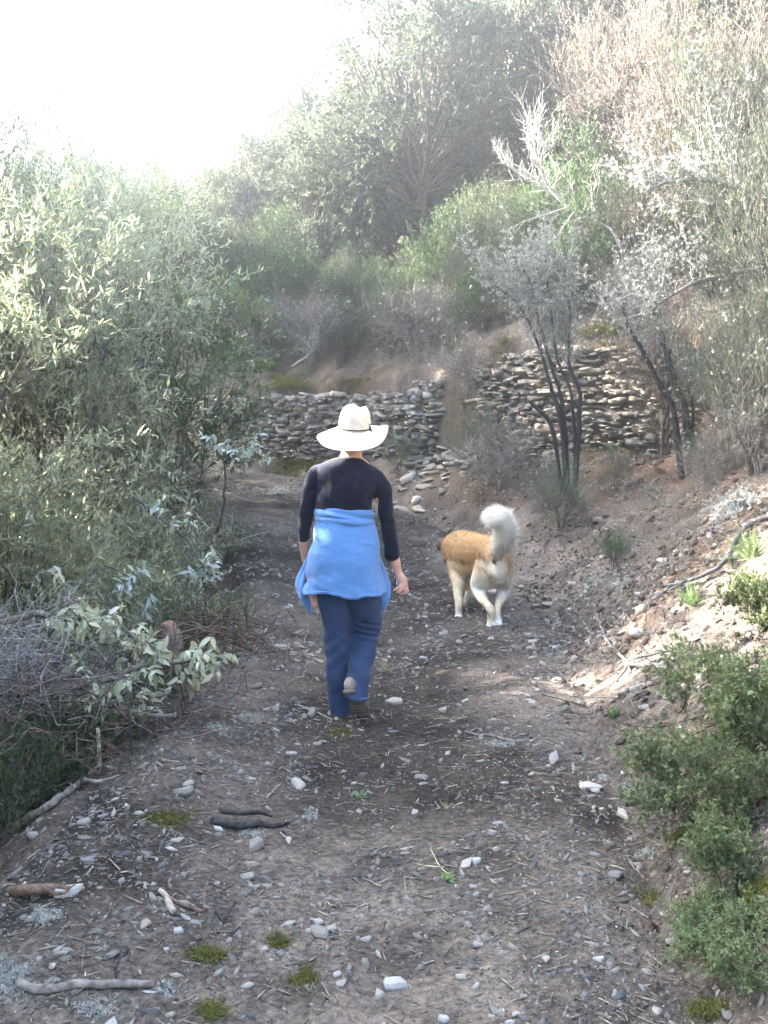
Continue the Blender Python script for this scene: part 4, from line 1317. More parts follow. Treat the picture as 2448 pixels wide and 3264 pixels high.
def crown_blob(r, w, h, n=5, z0=.35):
    out = [(0, 0, h * .55, w * .62, w * .62, h * .42)]
    for k in range(n):
        a = 2 * np.pi * k / n + r.random()
        out.append((math.cos(a) * w * .48, math.sin(a) * w * .48, h * r.uniform(z0, .85), w * .40, w * .40, h * .24))
    return out
rr = np.random.default_rng(11)
oak = [shrub(101 + k, crown_blob(rr, 1.5, 3.6, 6), 190, 12, 14, .34, (.060, .034), OAK, .3, .1, 3, .06, gap=.17, angle=.9) for k in range(3)]
olive = [shrub(121 + k, crown_blob(rr, 1.0, 2.0, 5), 100, 12, 14, .28, (.042, .018), OLIVE, .5, .0, 4, .03, gap=.18, angle=.7) for k in range(2)]
heath = [shrub(131 + k, crown_blob(rr, .9, 2.0, 5), 100, 16, 16, .34, (.034, .0065), HEATH, .9, .0, 5, .022, BLADE, angle=.55, gap=.15, twig_w=.005, lichen=.08) for k in range(3)]
brown = [shrub(141 + k, crown_blob(rr, 1.3, 3.0, 6), 150, 16, 16, .32, (.032, .010), BROWN, .6, .0, 4, .04, BLADE, angle=.6, gap=.22, twig_w=.005, lichen=.10) for k in range(2)]
green = [shrub(151 + k, crown_blob(rr, .5, 1.0, 4, .25), 50, 10, 14, .22, (.032, .013), GREEN, .7, .0, 5, .010, gap=.1, angle=.7) for k in range(2)]
blueg = [shrub(161 + k, crown_blob(rr, .5, .8, 4, .25), 60, 14, 16, .20, (.022, .003), BLUEG, 1.2, .0, 6, .008, BLADE, angle=.45, gap=.1) for k in range(2)]
dry = [shrub(171 + k, crown_blob(rr, .6, .8, 4, .2), 60, 16, 6, .30, (.05, .003), DRY, .3, .3, 6, .008, BLADE, wood=GREYW, angle=.5, gap=.05, twig_w=.005, lichen=.05) for k in range(2)]
grassy = [shrub(181 + k, [(0, 0, .05, .22, .22, .05)], 40, 7, 1, .28, (.22, .005), ((.13, .17, .06), (.20, .20, .10), (.10, .13, .05)), 1.6, .2, 1, .004, BLADE, angle=.25, gap=0, wood_tw=False) for k in range(2)]

# --- placed from the photograph: (name, label, category, x, y, mesh set, scale, turn, group)
def by_px(px, Y): return (px - CX) / F * Y
SPOT = [
    # the hillside trees
    ('oak_tree', 'tall dark evergreen oak rising from the middle of the shaded hillside', 'tree', 1330, 16.6, oak[0], 1.38, 0.3),
    ('oak_tree', 'dark evergreen oak at the skyline gap above the other hillside trees', 'tree', 1480, 21.5, oak[1], 1.4, 2.0),
    ('oak_tree', 'pale sunlit evergreen oak above the bleached dead branch', 'tree', 1760, 17.2, oak[2], 1.3, 4.0),
    ('oak_tree', 'sunlit evergreen oak at the top edge, left of the pink brown tree', 'tree', 1850, 20.5, oak[0], 1.2, 1.0),
    ('oak_tree', 'rounded evergreen oak on the skyline left of the tall dark oak', 'tree', 1090, 21.0, oak[1], 1.35, 5.0),
    ('oak_tree', 'small dark oak standing under the tall dark oak, half in shade', 'tree', 1100, 17.3, oak[2], .95, .9),
    ('oak_tree', 'dark blue green oak poking up on the skyline', 'tree', 980, 26.0, oak[0], .9, 2.2),
    ('heather_tree', 'pink brown dying tree heather at the upper right corner', 'tree', 2180, 11.6, brown[0], 1.12, .4),
    ('heather_tree', 'rusty brown tree heather behind the upper right corner one', 'tree', 1990, 14.2, brown[1], 1.10, 2.4),
    ('heather_tree', 'pinkish tree heather leaning over the stone wall on the right', 'tree', 2120, 10.9, brown[1], .62, 1.4),
    ('heather_tree', 'dense grey green tree heather hanging over the right edge above the bank', 'tree', 2520, 8.3, heath[0], 1.25, .5),
    ('heather_tree', 'dark green tree heather behind the hanging one at the right edge', 'tree', 2420, 9.9, heath[1], 1.45, 3.0),
    ('heather_tree', 'low bushy tree heather at the right edge beside the wall end', 'tree', 2400, 8.4, heath[2], .68, 1.1),
    ('oak_tree', 'dark oak crown filling the top right corner behind the pink brown tree', 'tree', 2420, 13.8, oak[1], 1.15, 4.4),
    ('heather_tree', 'dense dark heather at the right edge above the lichened brushwood', 'tree', 2400, 7.7, heath[1], .72, 2.2),
    ('heather_tree', 'dark green heather between the slanting black trunks and the right edge', 'tree', 2330, 9.4, heath[0], .8, 5.2),
    # middle storey
    ('broom_bush', 'sunlit yellow green broom bush on the slope left of the dark oak', 'bush', 860, 18.6, olive[0], 1.0, .2),
    ('broom_bush', 'sunlit pale bush on the slope further left of the broom', 'bush', 700, 18.9, olive[1], 1.05, 1.3),
    ('broom_bush', 'bleached sunlit bush on the far left skyline', 'bush', 520, 20.5, olive[0], 1.15, 2.9),
    ('broom_bush', 'bleached sunlit bush on the skyline right of the far left one', 'bush', 640, 22.5, olive[1], 1.25, 4.1),
    ('broom_bush', 'sunlit bush on the skyline midway to the rounded oak', 'bush', 830, 22.5, olive[0], 1.3, 5.3),
    ('green_bush', 'bright green leafy bush behind the crown of the straw hat', 'bush', 1190, 15.5, green[0], 1.0, .1),
    ('green_bush', 'taller green bush hanging over the collapsed bank', 'bush', 1405, 14.6, green[1], 1.55, 1.0),
    ('green_bush', 'dark green bush behind the lichen covered branches above the wall', 'bush', 1870, 13.0, green[0], 1.7, 2.0),
    ('green_bush', 'shaded green bush on the slope above the grey slate wall', 'bush', 880, 17.2, green[1], 1.7, 3.0),
    ('green_bush', 'shaded green bush beside the sunlit leaves at the track bend', 'bush', 770, 17.6, green[0], 1.7, 4.0),
    ('green_bush', 'dull green bush higher on the shaded slope above the wall', 'bush', 1000, 18.0, green[1], 1.9, 5.0),
    ('olive_bush', 'olive toned bush under the dead bleached branch', 'bush', 1640, 13.6, olive[1], .75, .7),
    ('olive_bush', 'grey green bush between the dark oak and the dead branch', 'bush', 1520, 14.6, olive[0], .85, 1.9),
    ('heather_bush', 'grey lichened heather bush on the slope left of the green ones', 'bush', 1090, 16.2, heath[0], .62, 3.0),
    ('heather_bush', 'tangled grey heather above the collapsed bank', 'bush', 1500, 13.6, heath[1], .60, 4.0),
    ('heather_bush', 'heather bush above the mossy top of the right wall', 'bush', 2010, 12.4, heath[2], .75, 5.2),
    ('dry_shrub', 'dry purple grey tangle hanging over the middle of the bank', 'dry shrub', 1480, 12.9, dry[0], 1.0, .6),
    ('dry_shrub', 'dry purple grey tangle lying at the foot of the right wall', 'dry shrub', 1585, 11.4, dry[1], .95, 1.6),
    ('dry_shrub', 'dry grey brushwood above the low slate wall', 'dry shrub', 1040, 15.9, dry[0], .85, 2.6),
    ('dry_shrub', 'dry twiggy tangle on the slope beside the bright green bush', 'dry shrub', 1290, 15.2, dry[1], .95, 3.6),
    ('dry_shrub', 'dry tangle half hidden at the left end of the slate wall', 'dry shrub', 780, 16.2, dry[0], .8, 4.6),
    ('dry_shrub', 'dry lichened brushwood on the bank at the right edge', 'dry shrub', 2430, 7.6, dry[1], .75, 5.0),
    ('dry_shrub', 'dry lichened brushwood on the bank left of the right edge one', 'dry shrub', 2250, 8.6, dry[0], .55, .3),
    ('blue_green_bush', 'low blue green bush on the bank above the dog tail', 'bush', 1790, 9.6, blueg[0], .85, .0),
    ('blue_green_bush', 'small blue green sprig at the foot of the right hand trunks', 'bush', 1960, 9.9, blueg[1], .5, 1.0),
    ('blue_green_bush', 'blue green feathery plant below the straw hat brim', 'bush', 1270, 13.2, blueg[1], .7, 2.0),
    ('blue_green_bush', 'feathery green stems hanging down the collapsed bank', 'bush', 1530, 12.2, blueg[0], .95, 3.0),
    ('blue_green_bush', 'green tuft on the bank below the right wall end', 'bush', 2270, 8.9, blueg[0], .7, 4.0),
    ('blue_green_bush', 'green tuft low on the bank above the long dark branch', 'bush', 1960, 7.9, blueg[1], .38, 5.0),
]
for nm, lab, cat, px, Y, ms, sc, rz in SPOT:
    plant(nm, lab, cat, by_px(px, Y), Y, ms, sc, rz)

# filler scrub over the hillside (and beyond the frame, where the shade comes from)
r = np.random.default_rng(21)
kinds = [('oak_tree', 'evergreen oak among the dense scrub of the upper hillside', 'tree', oak, (.55, .95)), ('broom_bush', 'rounded broom bush among the dense scrub of the upper hillside', 'bush', olive, (.8, 1.3)),
         ('heather_bush', 'wispy heather bush among the dense scrub of the upper hillside', 'bush', heath, (.7, 1.2)), ('green_bush', 'leafy green bush among the dense scrub of the upper hillside', 'bush', green, (1.4, 2.2))]
cnt = 0
used = set(s_[1] for s_ in SPOT)
HP = ['at the left edge', 'far left', 'left of centre', 'above the straw hat', 'right of centre', 'over the tan wall', 'far right', 'at the right edge']
def uniq(kind, u, v, dw):
    a_ = HP[int(np.clip((u + 100) / 331, 0, 7))]
    v_ = 'on the top skyline' if v < 250 else 'high on the hill' if v < 480 else 'midway up the hill' if v < 760 else 'low on the slope'
    for extra in ('', ', nearest', ', second nearest', ', partly hidden', ', mostly hidden', ', deepest in', ', farthest', ', behind taller crown', ', wedged in', ', peeping out', ', almost covered', ', at the back'):
        s_ = kind + ' ' + v_ + ' ' + a_ + extra
        if s_ not in used:
            used.add(s_); return s_
    return s_
for gy_ in np.arange(8, 34, 1.9):
    for gx_ in np.arange(-14, 16, 1.9):
        x_, y_ = gx_ + r.uniform(-.9, .9), gy_ + r.uniform(-.9, .9)
        dw_, _ = poly_dist(np.array([x_]), np.array([y_]), WALL)
        if dw_[0] < 1.0 or abs(x_) > .40 * y_ + 1.0 or dw_[0] > 14: continue
        k = r.choice(4, p=[.30, .28, .22, .20] if dw_[0] > 3 else [.0, .2, .3, .5])
        nm, lab, cat, ms, (s0, s1) = kinds[k]
        sc = r.uniform(s0, s1) * (.6 if dw_[0] < 3 else 1) * 1.05
        z_ = H(x_, y_) + sc * 1.5
        u_, v_ = CX + F * x_ / y_, 1366 - F * (z_ - CAM_Z) / y_
        plant(nm, uniq(lab.split(' among')[0], u_, v_, dw_[0]), cat, x_, y_, ms[r.integers(len(ms))], sc, r.uniform(0, 6.28), cat + ('es' if cat == 'bush' else 's') + ' of the upper hillside: ' + nm.replace('_', ' '))
        cnt += 1
# low scrub crowding the edge above the walls
wk = [('green_bush', 'green bush', 'bush', green, 1.25), ('dry_shrub', 'dry tangle', 'dry shrub', dry, 1.1), ('heather_bush', 'grey heather', 'bush', heath, .52), ('broom_bush', 'olive bush', 'bush', olive, .55)]
for k_ in range(34):
    par = 4.6 + 5.6 * (k_ // 2 + .5) / 17
    p_, d_, b_, j_ = wall_point(par)
    off = .5 + 1.0 * (k_ % 2) + r.uniform(-.15, .25)
    x_, y_ = p_[0] + d_[1] * off, p_[1] - d_[0] * off
    nm, lab, cat, ms, sc = wk[int(r.choice(4, p=[.35, .25, .25, .15]))]
    sc = sc * r.uniform(.75, 1.15)
    z_ = H(x_, y_)
    plant(nm, uniq(lab + ' edging the walls', CX + F * x_ / y_, 1366 - F * (z_ - CAM_Z) / y_, 0), cat, x_, y_, ms[k_ % 2], sc, r.uniform(0, 6.28), 'scrub above the walls: ' + nm.replace('_', ' '))
print('filler', cnt)

# left: big narrow-leaved bushes below the track
willow = [shrub(201 + k, [(0, 0, 2.2, 1.25, 1.25, 1.5), (.3, -.5, 1.2, 1.0, 1.0, .9), (-.6, .4, 2.9, .9, .9, .9), (.5, .5, 3.0, .8, .8, .8)], 150, 12, 14, .40, (.076, .016), WILLOW, .35, .25, 5, .020,
                tpl=LEAF2, angle=.75, gap=.12, mat=M_LEAF, shell=1.2, lichen=.02) for k in range(2)]
broad = [shrub(211, [(0, 0, 1.6, .7, .7, 1.0), (.3, 0, 2.2, .5, .5, .5)], 55, 10, 12, .30, (.075, .028), ((.10, .15, .05), (.15, .20, .07), (.07, .10, .04)), .5, .1, 3, .02, tpl=LEAF4, angle=.8, gap=.1, mat=M_LEAF)]
LEFTS = [
    ('willow_leaved_bush', 'huge sunlit narrow leaved bush filling the left edge', 'bush', -3.1, 7.2, willow[0], 1.12, .5),
    ('willow_leaved_bush', 'narrow leaved bush reaching the track edge left of the woman', 'bush', -3.0, 8.9, willow[1], 1.10, 2.0),
    ('willow_leaved_bush', 'bleached narrow leaved bush further back on the left', 'bush', -3.7, 10.2, willow[0], 1.3, 4.0),
    ('willow_leaved_bush', 'bleached narrow leaved bush at the track bend', 'bush', -3.55, 11.9, willow[1], 1.25, 1.2),
    ('willow_leaved_bush', 'narrow leaved bush at the far left, bleached by the sun', 'bush', -4.9, 12.6, willow[0], 1.3, 5.5),
    ('willow_leaved_bush', 'shaded lower narrow leaved bush behind the felled branches', 'bush', -2.7, 6.6, willow[1], .62, 3.3),
    ('willow_leaved_bush', 'narrow leaved bush added for shade, wedged between the huge one and the one at the track edge', 'bush', -3.9, 8.4, willow[1], 1.05, 4.6),  # added and narrowed to keep sun patches off the dog and bank
    ('oak_tree', 'evergreen oak crown added for shade behind the huge bush at the left edge', 'tree', -5.0, 10.9, oak[0], 1.0, 3.1),  # added, stretched tall to block sun from the bank and wall
    ('broad_leaved_bush', 'yellow green broad leaved bush at the tip of the sunlit foliage', 'bush', -2.05, 10.2, broad[0], 1.05, .9),
]
for nm, lab, cat, x_, y_, ms, sc, rz in LEFTS:
    plant(nm, lab, cat, x_, y_, ms, sc, rz, sx=(sc, sc, sc * 1.02) if lab.startswith('huge') or 'reaching' in lab else (.85, .85, 2.1) if 'oak crown' in lab else (.7, .7, 1.5) if 'wedged' in lab else None)
# oaks and bushes added out of view on the left to shade the track
for k_, (x_, y_, s_, lab) in enumerate(((-8.3, 13.8, (1.4, 1.4, 2.5), 'tall evergreen oak added for shade beyond the left edge, nearest the track bend'), (-9.5, 17.0, (1.5, 1.5, 2.4), 'tall evergreen oak added for shade beyond the left edge, behind the bend'), (-10.8, 20.3, (1.6, 1.6, 2.0), 'tall evergreen oak added for shade beyond the left edge, the farthest one'),
        (-4.45, 6.6, (.7, .7, 1.6), 'slim evergreen oak added for shade behind the felled branches, out of view'),
        (-4.85, 9.3, (.72, .72, 2.1), 'slim evergreen oak added for shade beyond the left edge between the two big bushes'),
        (-4.6, 5.3, (1.25, 1.25, 2.2), 'evergreen oak added for shade left of the felled branches, out of view'), (-4.7, 3.1, (1.2, 1.2, 2.1), 'evergreen oak added for shade left of the camera, out of view'), (-4.6, 0.9, (1.2, 1.2, 2.1), 'evergreen oak added for shade just behind the camera, out of view'))):
    plant('oak_tree', lab, 'tree', x_, y_, oak[k_ % 3], 1.0, x_, 'added shade trees left of the track', sx=s_)
for k_, (x_, y_, s_, lab) in enumerate(((-3.8, 5.2, 1.15, 'narrow leaved bush added for shade left of the huge one, out of view'), (-3.9, 4.2, 1.3, 'narrow leaved bush added for shade left of the camera, out of view, farther one'), (-3.6, 1.8, 1.4, 'narrow leaved bush added for shade left of the camera, out of view, nearer one'))):
    plant('willow_leaved_bush', lab, 'bush', x_, y_, willow[k_ % 2], s_, x_, 'added shade bushes left of the camera')  # unseen bushes put here to keep the sun off the near track
#PART4
# ------------------------------------------------------------------ burnt, dead and lichened shrubs drawn from the photograph
BLACKW = (.022, .020, .020)
def stem_bag(bag, pix, Y, rad, col, sides=8, lichen=None, wob=.012, n=None, foot=False):
    P = np.array([at(px, py, Y + (q[0] if q else 0)) for px, py, *q in pix])
    if foot: P[0, 2] = H(P[0, 0], P[0, 1]) - .08
    n = n or max(8, len(P) * 4)
    A = spline(P, n)
    A[1:-1] += wob * np.stack([noise3(A * 9, 1), noise3(A * 9, 2), noise3(A * 9, 3)], -1)[1:-1]
    rd = np.interp(np.linspace(0, 1, n), np.linspace(0, 1, len(rad)), rad)
    rd = rd * (1 + .18 * noise3(A * 22, 5))
    tube(bag, A, rd, sides, col)
    return A

def twig_fan(bag, A, r, n, L, col, spread=.6, up=.6, rad=.004, sub=3, ends=None):
    """side twigs with sub-twigs along a stem"""
    tn = unit(np.gradient(A, axis=0))
    for k in range(n):
        i = int(r.integers(len(A) // 4, len(A)))
        d = unit(tn[i] * .7 + r.normal(size=3) * spread + np.array([0, 0, up]))
        l = L * r.uniform(.4, 1.2)
        pts = [A[i], A[i] + d * l * .5 + r.normal(size=3) * l * .08, A[i] + unit(d + r.normal(size=3) * .3 + np.array([0, 0, .2])) * l]
        B = spline(pts, 7)
        tube(bag, B, np.linspace(rad, rad * .35, 7), 4, np.array(col) * r.uniform(.8, 1.25), cap=False)
        if ends is not None: ends.append(B)
        for s_ in range(sub):
            j = int(r.integers(2, 7))
            d2 = unit(d + r.normal(size=3) * .55 + np.array([0, 0, .25]))
            E = np.array([B[j], B[j] + d2 * l * .25, B[j] + d2 * l * .5 + r.normal(size=3) * .02])
            tube(bag, E, np.linspace(rad * .5, rad * .25, 3), 3, np.array(col) * r.uniform(.8, 1.25), cap=False)
            if ends is not None: ends.append(E)

def finish(root, base):
    for o in root.children:
        if o.type == 'MESH' and o.get('_w') is None:
            o.data.transform(__import__('mathutils').Matrix.Translation(-Vector(base)))
            o['_w'] = 1
    for o in root.children: del o['_w']

r = np.random.default_rng(33)
def burnt(name, label, stems, Y, base_px, fans, lich_n, seed, top_col=GREYW):
    base = at(*base_px, Y); base[2] = H(base[0], base[1])
    root = thing(name, label, 'shrub', base)
    rg = np.random.default_rng(seed)
    tops = []
    tw = Bag()
    for pix, rad in stems:
        b_ = Bag()
        A = stem_bag(b_, pix, Y, rad, BLACKW, 8, foot=pix[0][1] > 1350)
        link('stem', b_.mesh('stem', M_WOOD, True), root)
        tops.append(A)
    ends = []
    for k, (n_, L_) in enumerate(fans):
        if n_: twig_fan(tw, tops[k][len(tops[k]) // 3:], rg, n_, L_, top_col, .5, .55, .006, 5, ends)
    link('twigs', tw.mesh('twigs', M_WOOD, True), root)
    E = np.concatenate(ends)
    lb = Bag()
    pk = rg.integers(len(E), size=lich_n)
    tuft(lb, E[pk] + rg.normal(size=(lich_n, 3)) * .012, rg, .017, 9, ((.34, .35, .30), (.46, .47, .41), (.24, .24, .21)))
    link('lichen', lb.mesh('lichen', M_LICHEN), root, 'stuff')
    finish(root, base)
    return root
burnt('burnt_heather', 'blackened multi stemmed heather with grey lichened twigs before the tan wall',
      [([(1812, 1440), (1790, 1345), (1758, 1250), (1742, 1180), (1700, 1060), (1640, 960), (1560, 900)], [.030, .026, .022, .018, .012, .007]),
       ([(1818, 1440), (1798, 1330), (1780, 1235), (1750, 1140), (1715, 1010), (1690, 900), (1660, 840)], [.024, .020, .016, .012, .009, .006]),
       ([(1835, 1420), (1848, 1300), (1845, 1240), (1815, 1170), (1812, 1100), (1815, 960), (1800, 850)], [.030, .026, .022, .018, .012, .007]),
       ([(1838, 1420), (1825, 1280), (1800, 1200), (1775, 1140), (1760, 1010), (1740, 860), (1735, 800)], [.020, .016, .014, .012, .009, .006]),
       ([(1800, 1440), (1760, 1370), (1720, 1310), (1692, 1283)], [.026, .022, .018, .017])],
      10.6, (1820, 1445), [(44, .55), (34, .50), (40, .50), (36, .45), (0, 0)], 5200, 3)
burnt('burnt_heather', 'pair of slanting black trunks with lichened tops at the right end of the tan wall',
      [([(2180, 1410), (2150, 1320), (2110, 1240), (2075, 1170), (2030, 1090), (1998, 1030), (1985, 980)], [.034, .030, .027, .024, .020, .014]),
       ([(2212, 1400), (2180, 1300), (2150, 1220), (2125, 1130), (2105, 1060), (2085, 990), (2070, 930)], [.040, .038, .032, .027, .022, .014]),
       ([(2105, 1070), (2098, 1010), (2100, 950), (2095, 880)], [.016, .013, .010, .006]),
       ([(2218, 1395), (2205, 1290), (2195, 1240), (2190, 1150)], [.022, .018, .012, .006])],
      9.9, (2200, 1410), [(26, .45), (28, .45), (22, .4), (10, .3)], 2200, 4)
def bleached(name, label, trunk, Y, fans, seed, col, lich=0, rad=(.03, .02, .012), spread=.45, foot=None):
    base = at(trunk[0][0], trunk[0][1], Y)
    root = thing(name, label, 'dead branch', base)
    rg = np.random.default_rng(seed)
    b_ = Bag(); A = stem_bag(b_, trunk, Y, rad, col)
    link('stem', b_.mesh('stem', M_WOOD, True), root)
    if foot:
        b_ = Bag(); stem_bag(b_, foot, Y, (.034, .032, .030), (.10, .09, .08)); link('lower_stem', b_.mesh('lower_stem', M_WOOD, True), root)
    b_ = Bag(); ends = []
    twig_fan(b_, A, rg, fans[0], fans[1], col, spread, .55, .006, 6, ends)
    link('twigs', b_.mesh('twigs', M_WOOD, True), root)
    if lich:
        E = np.concatenate(ends); lb = Bag()
        tuft(lb, E[rg.integers(len(E), size=lich * 2)], rg, .016, 8, ((.34, .35, .30), (.46, .47, .41), (.24, .24, .21)))
        link('lichen', lb.mesh('lichen', M_LICHEN), root, 'stuff')
    finish(root, base)
bleached('dead_branch', 'bleached white dead branch fanning out against the hillside trees', [(1985, 800), (1950, 735), (1870, 690), (1790, 640), (1740, 580), (1710, 500), (1700, 430)], 12.0, (46, .50), 5, (.34, .31, .28), rad=(.02, .014, .008), foot=[(2020, 1100), (2010, 960), (1985, 800)])
bleached('dead_branch', 'left limb of bleached wood reaching towards the dark oak', [(1800, 640), (1730, 600), (1660, 555), (1600, 515)], 12.1, (18, .30), 6, (.34, .31, .28), rad=(.022, .014, .007))
bleached('lichened_branch', 'pale lichened branch lying above the mossy left end of the slate wall', [(930, 1170), (985, 1130), (1010, 1080), (1050, 1060)], 15.2, (16, .35), 9, (.26, .25, .23), 500, (.02, .015, .01))
bleached('lichened_branch', 'long grey lichened limb crossing the heather at the right edge', [(2448, 640), (2330, 590), (2230, 570), (2140, 580), (2060, 600)], 8.8, (24, .5), 10, (.20, .19, .18), 700, (.03, .02, .01))
bleached('lichened_branch', 'dark crooked limb in the heather near the right edge, lower one', [(2448, 850), (2340, 870), (2220, 900), (2110, 960), (2050, 1020)], 8.4, (22, .5), 11, (.14, .13, .12), 600, (.022, .016, .008))
bleached('lichened_branch', 'grey limb rising through the pink brown tree at the right', [(2448, 1000), (2420, 800), (2350, 560), (2300, 470), (2260, 330)], 9.6, (24, .7), 12, (.10, .095, .09), 300, (.05, .035, .02))

# ------------------------------------------------------------------ the felled branches on the left
def leaf_objs(root, mes, P, Dv, size, rg, tints):
    for i in range(len(P)):
        o = link('leaf', mes[int(rg.integers(len(mes)))], root)
        M_ = frames(Dv[i:i + 1], rg, np.array([[.1, -.6, .75]]))[0]
        from mathutils import Matrix
        s_ = size * rg.uniform(.7, 1.2)
        o.matrix_basis = Matrix.Translation(Vector(P[i])) @ Matrix([list(M_[k] * s_) for k in range(3)]).to_4x4()
LEAF_BIG = (np.array([(0, 0, 0), (-.13, .22, .04), (-.17, .5, .06), (-.10, .80, .0), (0, 1, -.16), (.10, .80, .0), (.17, .5, .06), (.13, .22, .04), (0, .25, 0), (0, .55, .0), (0, .82, -.06)], float),
            np.array([(0, 8, 1), (1, 8, 9), (1, 9, 2), (2, 9, 10), (2, 10, 3), (3, 10, 4), (0, 7, 8), (7, 9, 8), (7, 6, 9), (6, 10, 9), (6, 5, 10), (5, 4, 10)]))
def leaf_mesh_set(cols):
    return [np_mesh('leaf', LEAF_BIG[0], [LEAF_BIG[1]], np.tile(np.array(c), (11, 1)), True, M_PALE) for c in cols]
PALE_ME = leaf_mesh_set([(.40, .42, .31), (.32, .35, .23), (.50, .51, .42), (.20, .24, .13), (.38, .39, .28), (.42, .36, .24), (.26, .30, .18)])
SILVER_ME = leaf_mesh_set([(.42, .46, .44), (.34, .38, .36), (.22, .27, .20)])
def felled(name, label, stem, Y, clusters, seed, mes, lsize, rad, col=(.20, .175, .155), extra=()):
    rg = np.random.default_rng(seed)
    base = at(stem[0][0], stem[0][1], Y)
    root = thing(name, label, 'cut branch', base)
    b_ = Bag(); A = stem_bag(b_, stem, Y, rad, col, 8, wob=.02)
    link('stem', b_.mesh('stem', M_WOOD, True), root)
    b_ = Bag()
    P_, D_ = [], []
    for (px, py, n_, spread) in clusters:
        c = at(px, py, Y + rg.uniform(-.1, .1))
        i = int(np.argmin(np.linalg.norm(A - c, axis=1)))
        for t_ in range(max(2, int(n_ / 5.2))):
            e = c + rg.normal(size=3) * spread * Y / F * np.array([.8, .8, .55])
            B = spline([A[i], (A[i] + e) / 2 + rg.normal(size=3) * .03 + np.array([0, 0, .02]), e], 7)
            tube(b_, B, np.linspace(.005, .002, 7), 4, np.array(col) * .8, cap=False)
            dr = unit(B[-1] - B[-3])
            for k in range(7):
                ld = unit(dr * .5 + rg.normal(size=3) * .55 + np.array([.1, -.25, -.45]))
                P_.append(B[-1] - dr * .02 * k + rg.normal(size=3) * .006); D_.append(ld)
    for pix, rd in extra:
        stem_bag(b_, pix, Y, rd, col, 6, wob=.015)
    link('twigs', b_.mesh('twigs', M_WOOD, True), root)
    leaf_objs(root, mes, np.array(P_), np.array(D_), lsize, rg, None)
    for o in root.children:
        if o.name.startswith('leaf'): o.location = Vector(o.location) - Vector(base)
        else: o.data.transform(__import__('mathutils').Matrix.Translation(-Vector(base)))
felled('felled_branch', 'felled branch with large pale leaves heaped left of the tree stump',
       [(-60, 2010), (60, 1975), (150, 1965), (220, 2000), (300, 2030)], 5.0,
       [(300, 1950, 63, 70), (350, 2030, 49, 70), (230, 2090, 42, 70), (330, 1990, 42, 60), (250, 1990, 21, 60), (390, 1990, 28, 60), (120, 2010, 21, 60)], 41, PALE_ME, .072, [.022, .018, .012, .007],
       extra=[([(160, 1965), (240, 1925), (310, 1910)], [.009, .006, .003]), ([(170, 1985), (160, 1930), (185, 1900)], [.005, .003, .002])])
felled('felled_branch', 'felled branch with hanging pale leaves in front of the tree stump',
       [(-60, 2210), (80, 2205), (220, 2190), (330, 2165), (450, 2125), (560, 2110), (660, 2090)], 4.85,
       [(480, 2040, 28, 40), (520, 2090, 21, 40), (640, 2080, 35, 45), (670, 2120, 28, 45), (450, 2160, 21, 50), (620, 2170, 28, 40), (400, 2110, 14, 40)], 42, PALE_ME, .072, [.024, .020, .014, .008],
       extra=[([(230, 2190), (330, 2150), (440, 2125)], [.010, .008, .005]), ([(400, 2230), (480, 2215), (540, 2200)], [.018, .016, .010])])
felled('felled_branch', 'small felled spray of pale leaves lowest in the heap',
       [(560, 2275), (480, 2272), (410, 2265), (360, 2240)], 4.75,
       [(410, 2240, 28, 45), (470, 2230, 21, 40), (230, 2260, 14, 40), (390, 2290, 21, 40), (300, 2200, 14, 50), (250, 2130, 14, 50)], 43, PALE_ME, .066, [.010, .009, .007, .004])
felled('leafy_sapling', 'slender bent sapling with silvery leaves at the track edge left of the woman',
       [(690, 1700), (712, 1600), (722, 1540), (712, 1470), (690, 1430)], 8.6,
       [(800, 1440, 21, 45), (850, 1410, 14, 30), (740, 1440, 14, 40), (660, 1440, 14, 50), (700, 1420, 14, 40)], 44, SILVER_ME, .085, [.012, .010, .008, .004], (.05, .045, .04))
felled('drooping_branch', 'drooping silvery leaved twig over the track edge above the heap',
       [(420, 1580), (500, 1640), (590, 1720), (640, 1790), (690, 1880)], 6.6,
       [(500, 1630, 14, 30), (590, 1680, 14, 35), (690, 1770, 14, 25), (670, 1830, 21, 35), (640, 1800, 14, 30)], 45, SILVER_ME, .080, [.012, .010, .008, .004], (.12, .11, .10))
felled('drooping_branch', 'silvery leaved twig dangling in the dark gap above the heap',
       [(330, 1800), (390, 1830), (440, 1850), (480, 1880)], 6.0,
       [(450, 1820, 14, 25), (440, 1870, 14, 30), (390, 1900, 14, 35), (480, 1920, 7, 25)], 46, SILVER_ME, .070, [.008, .006, .004], (.12, .11, .10))
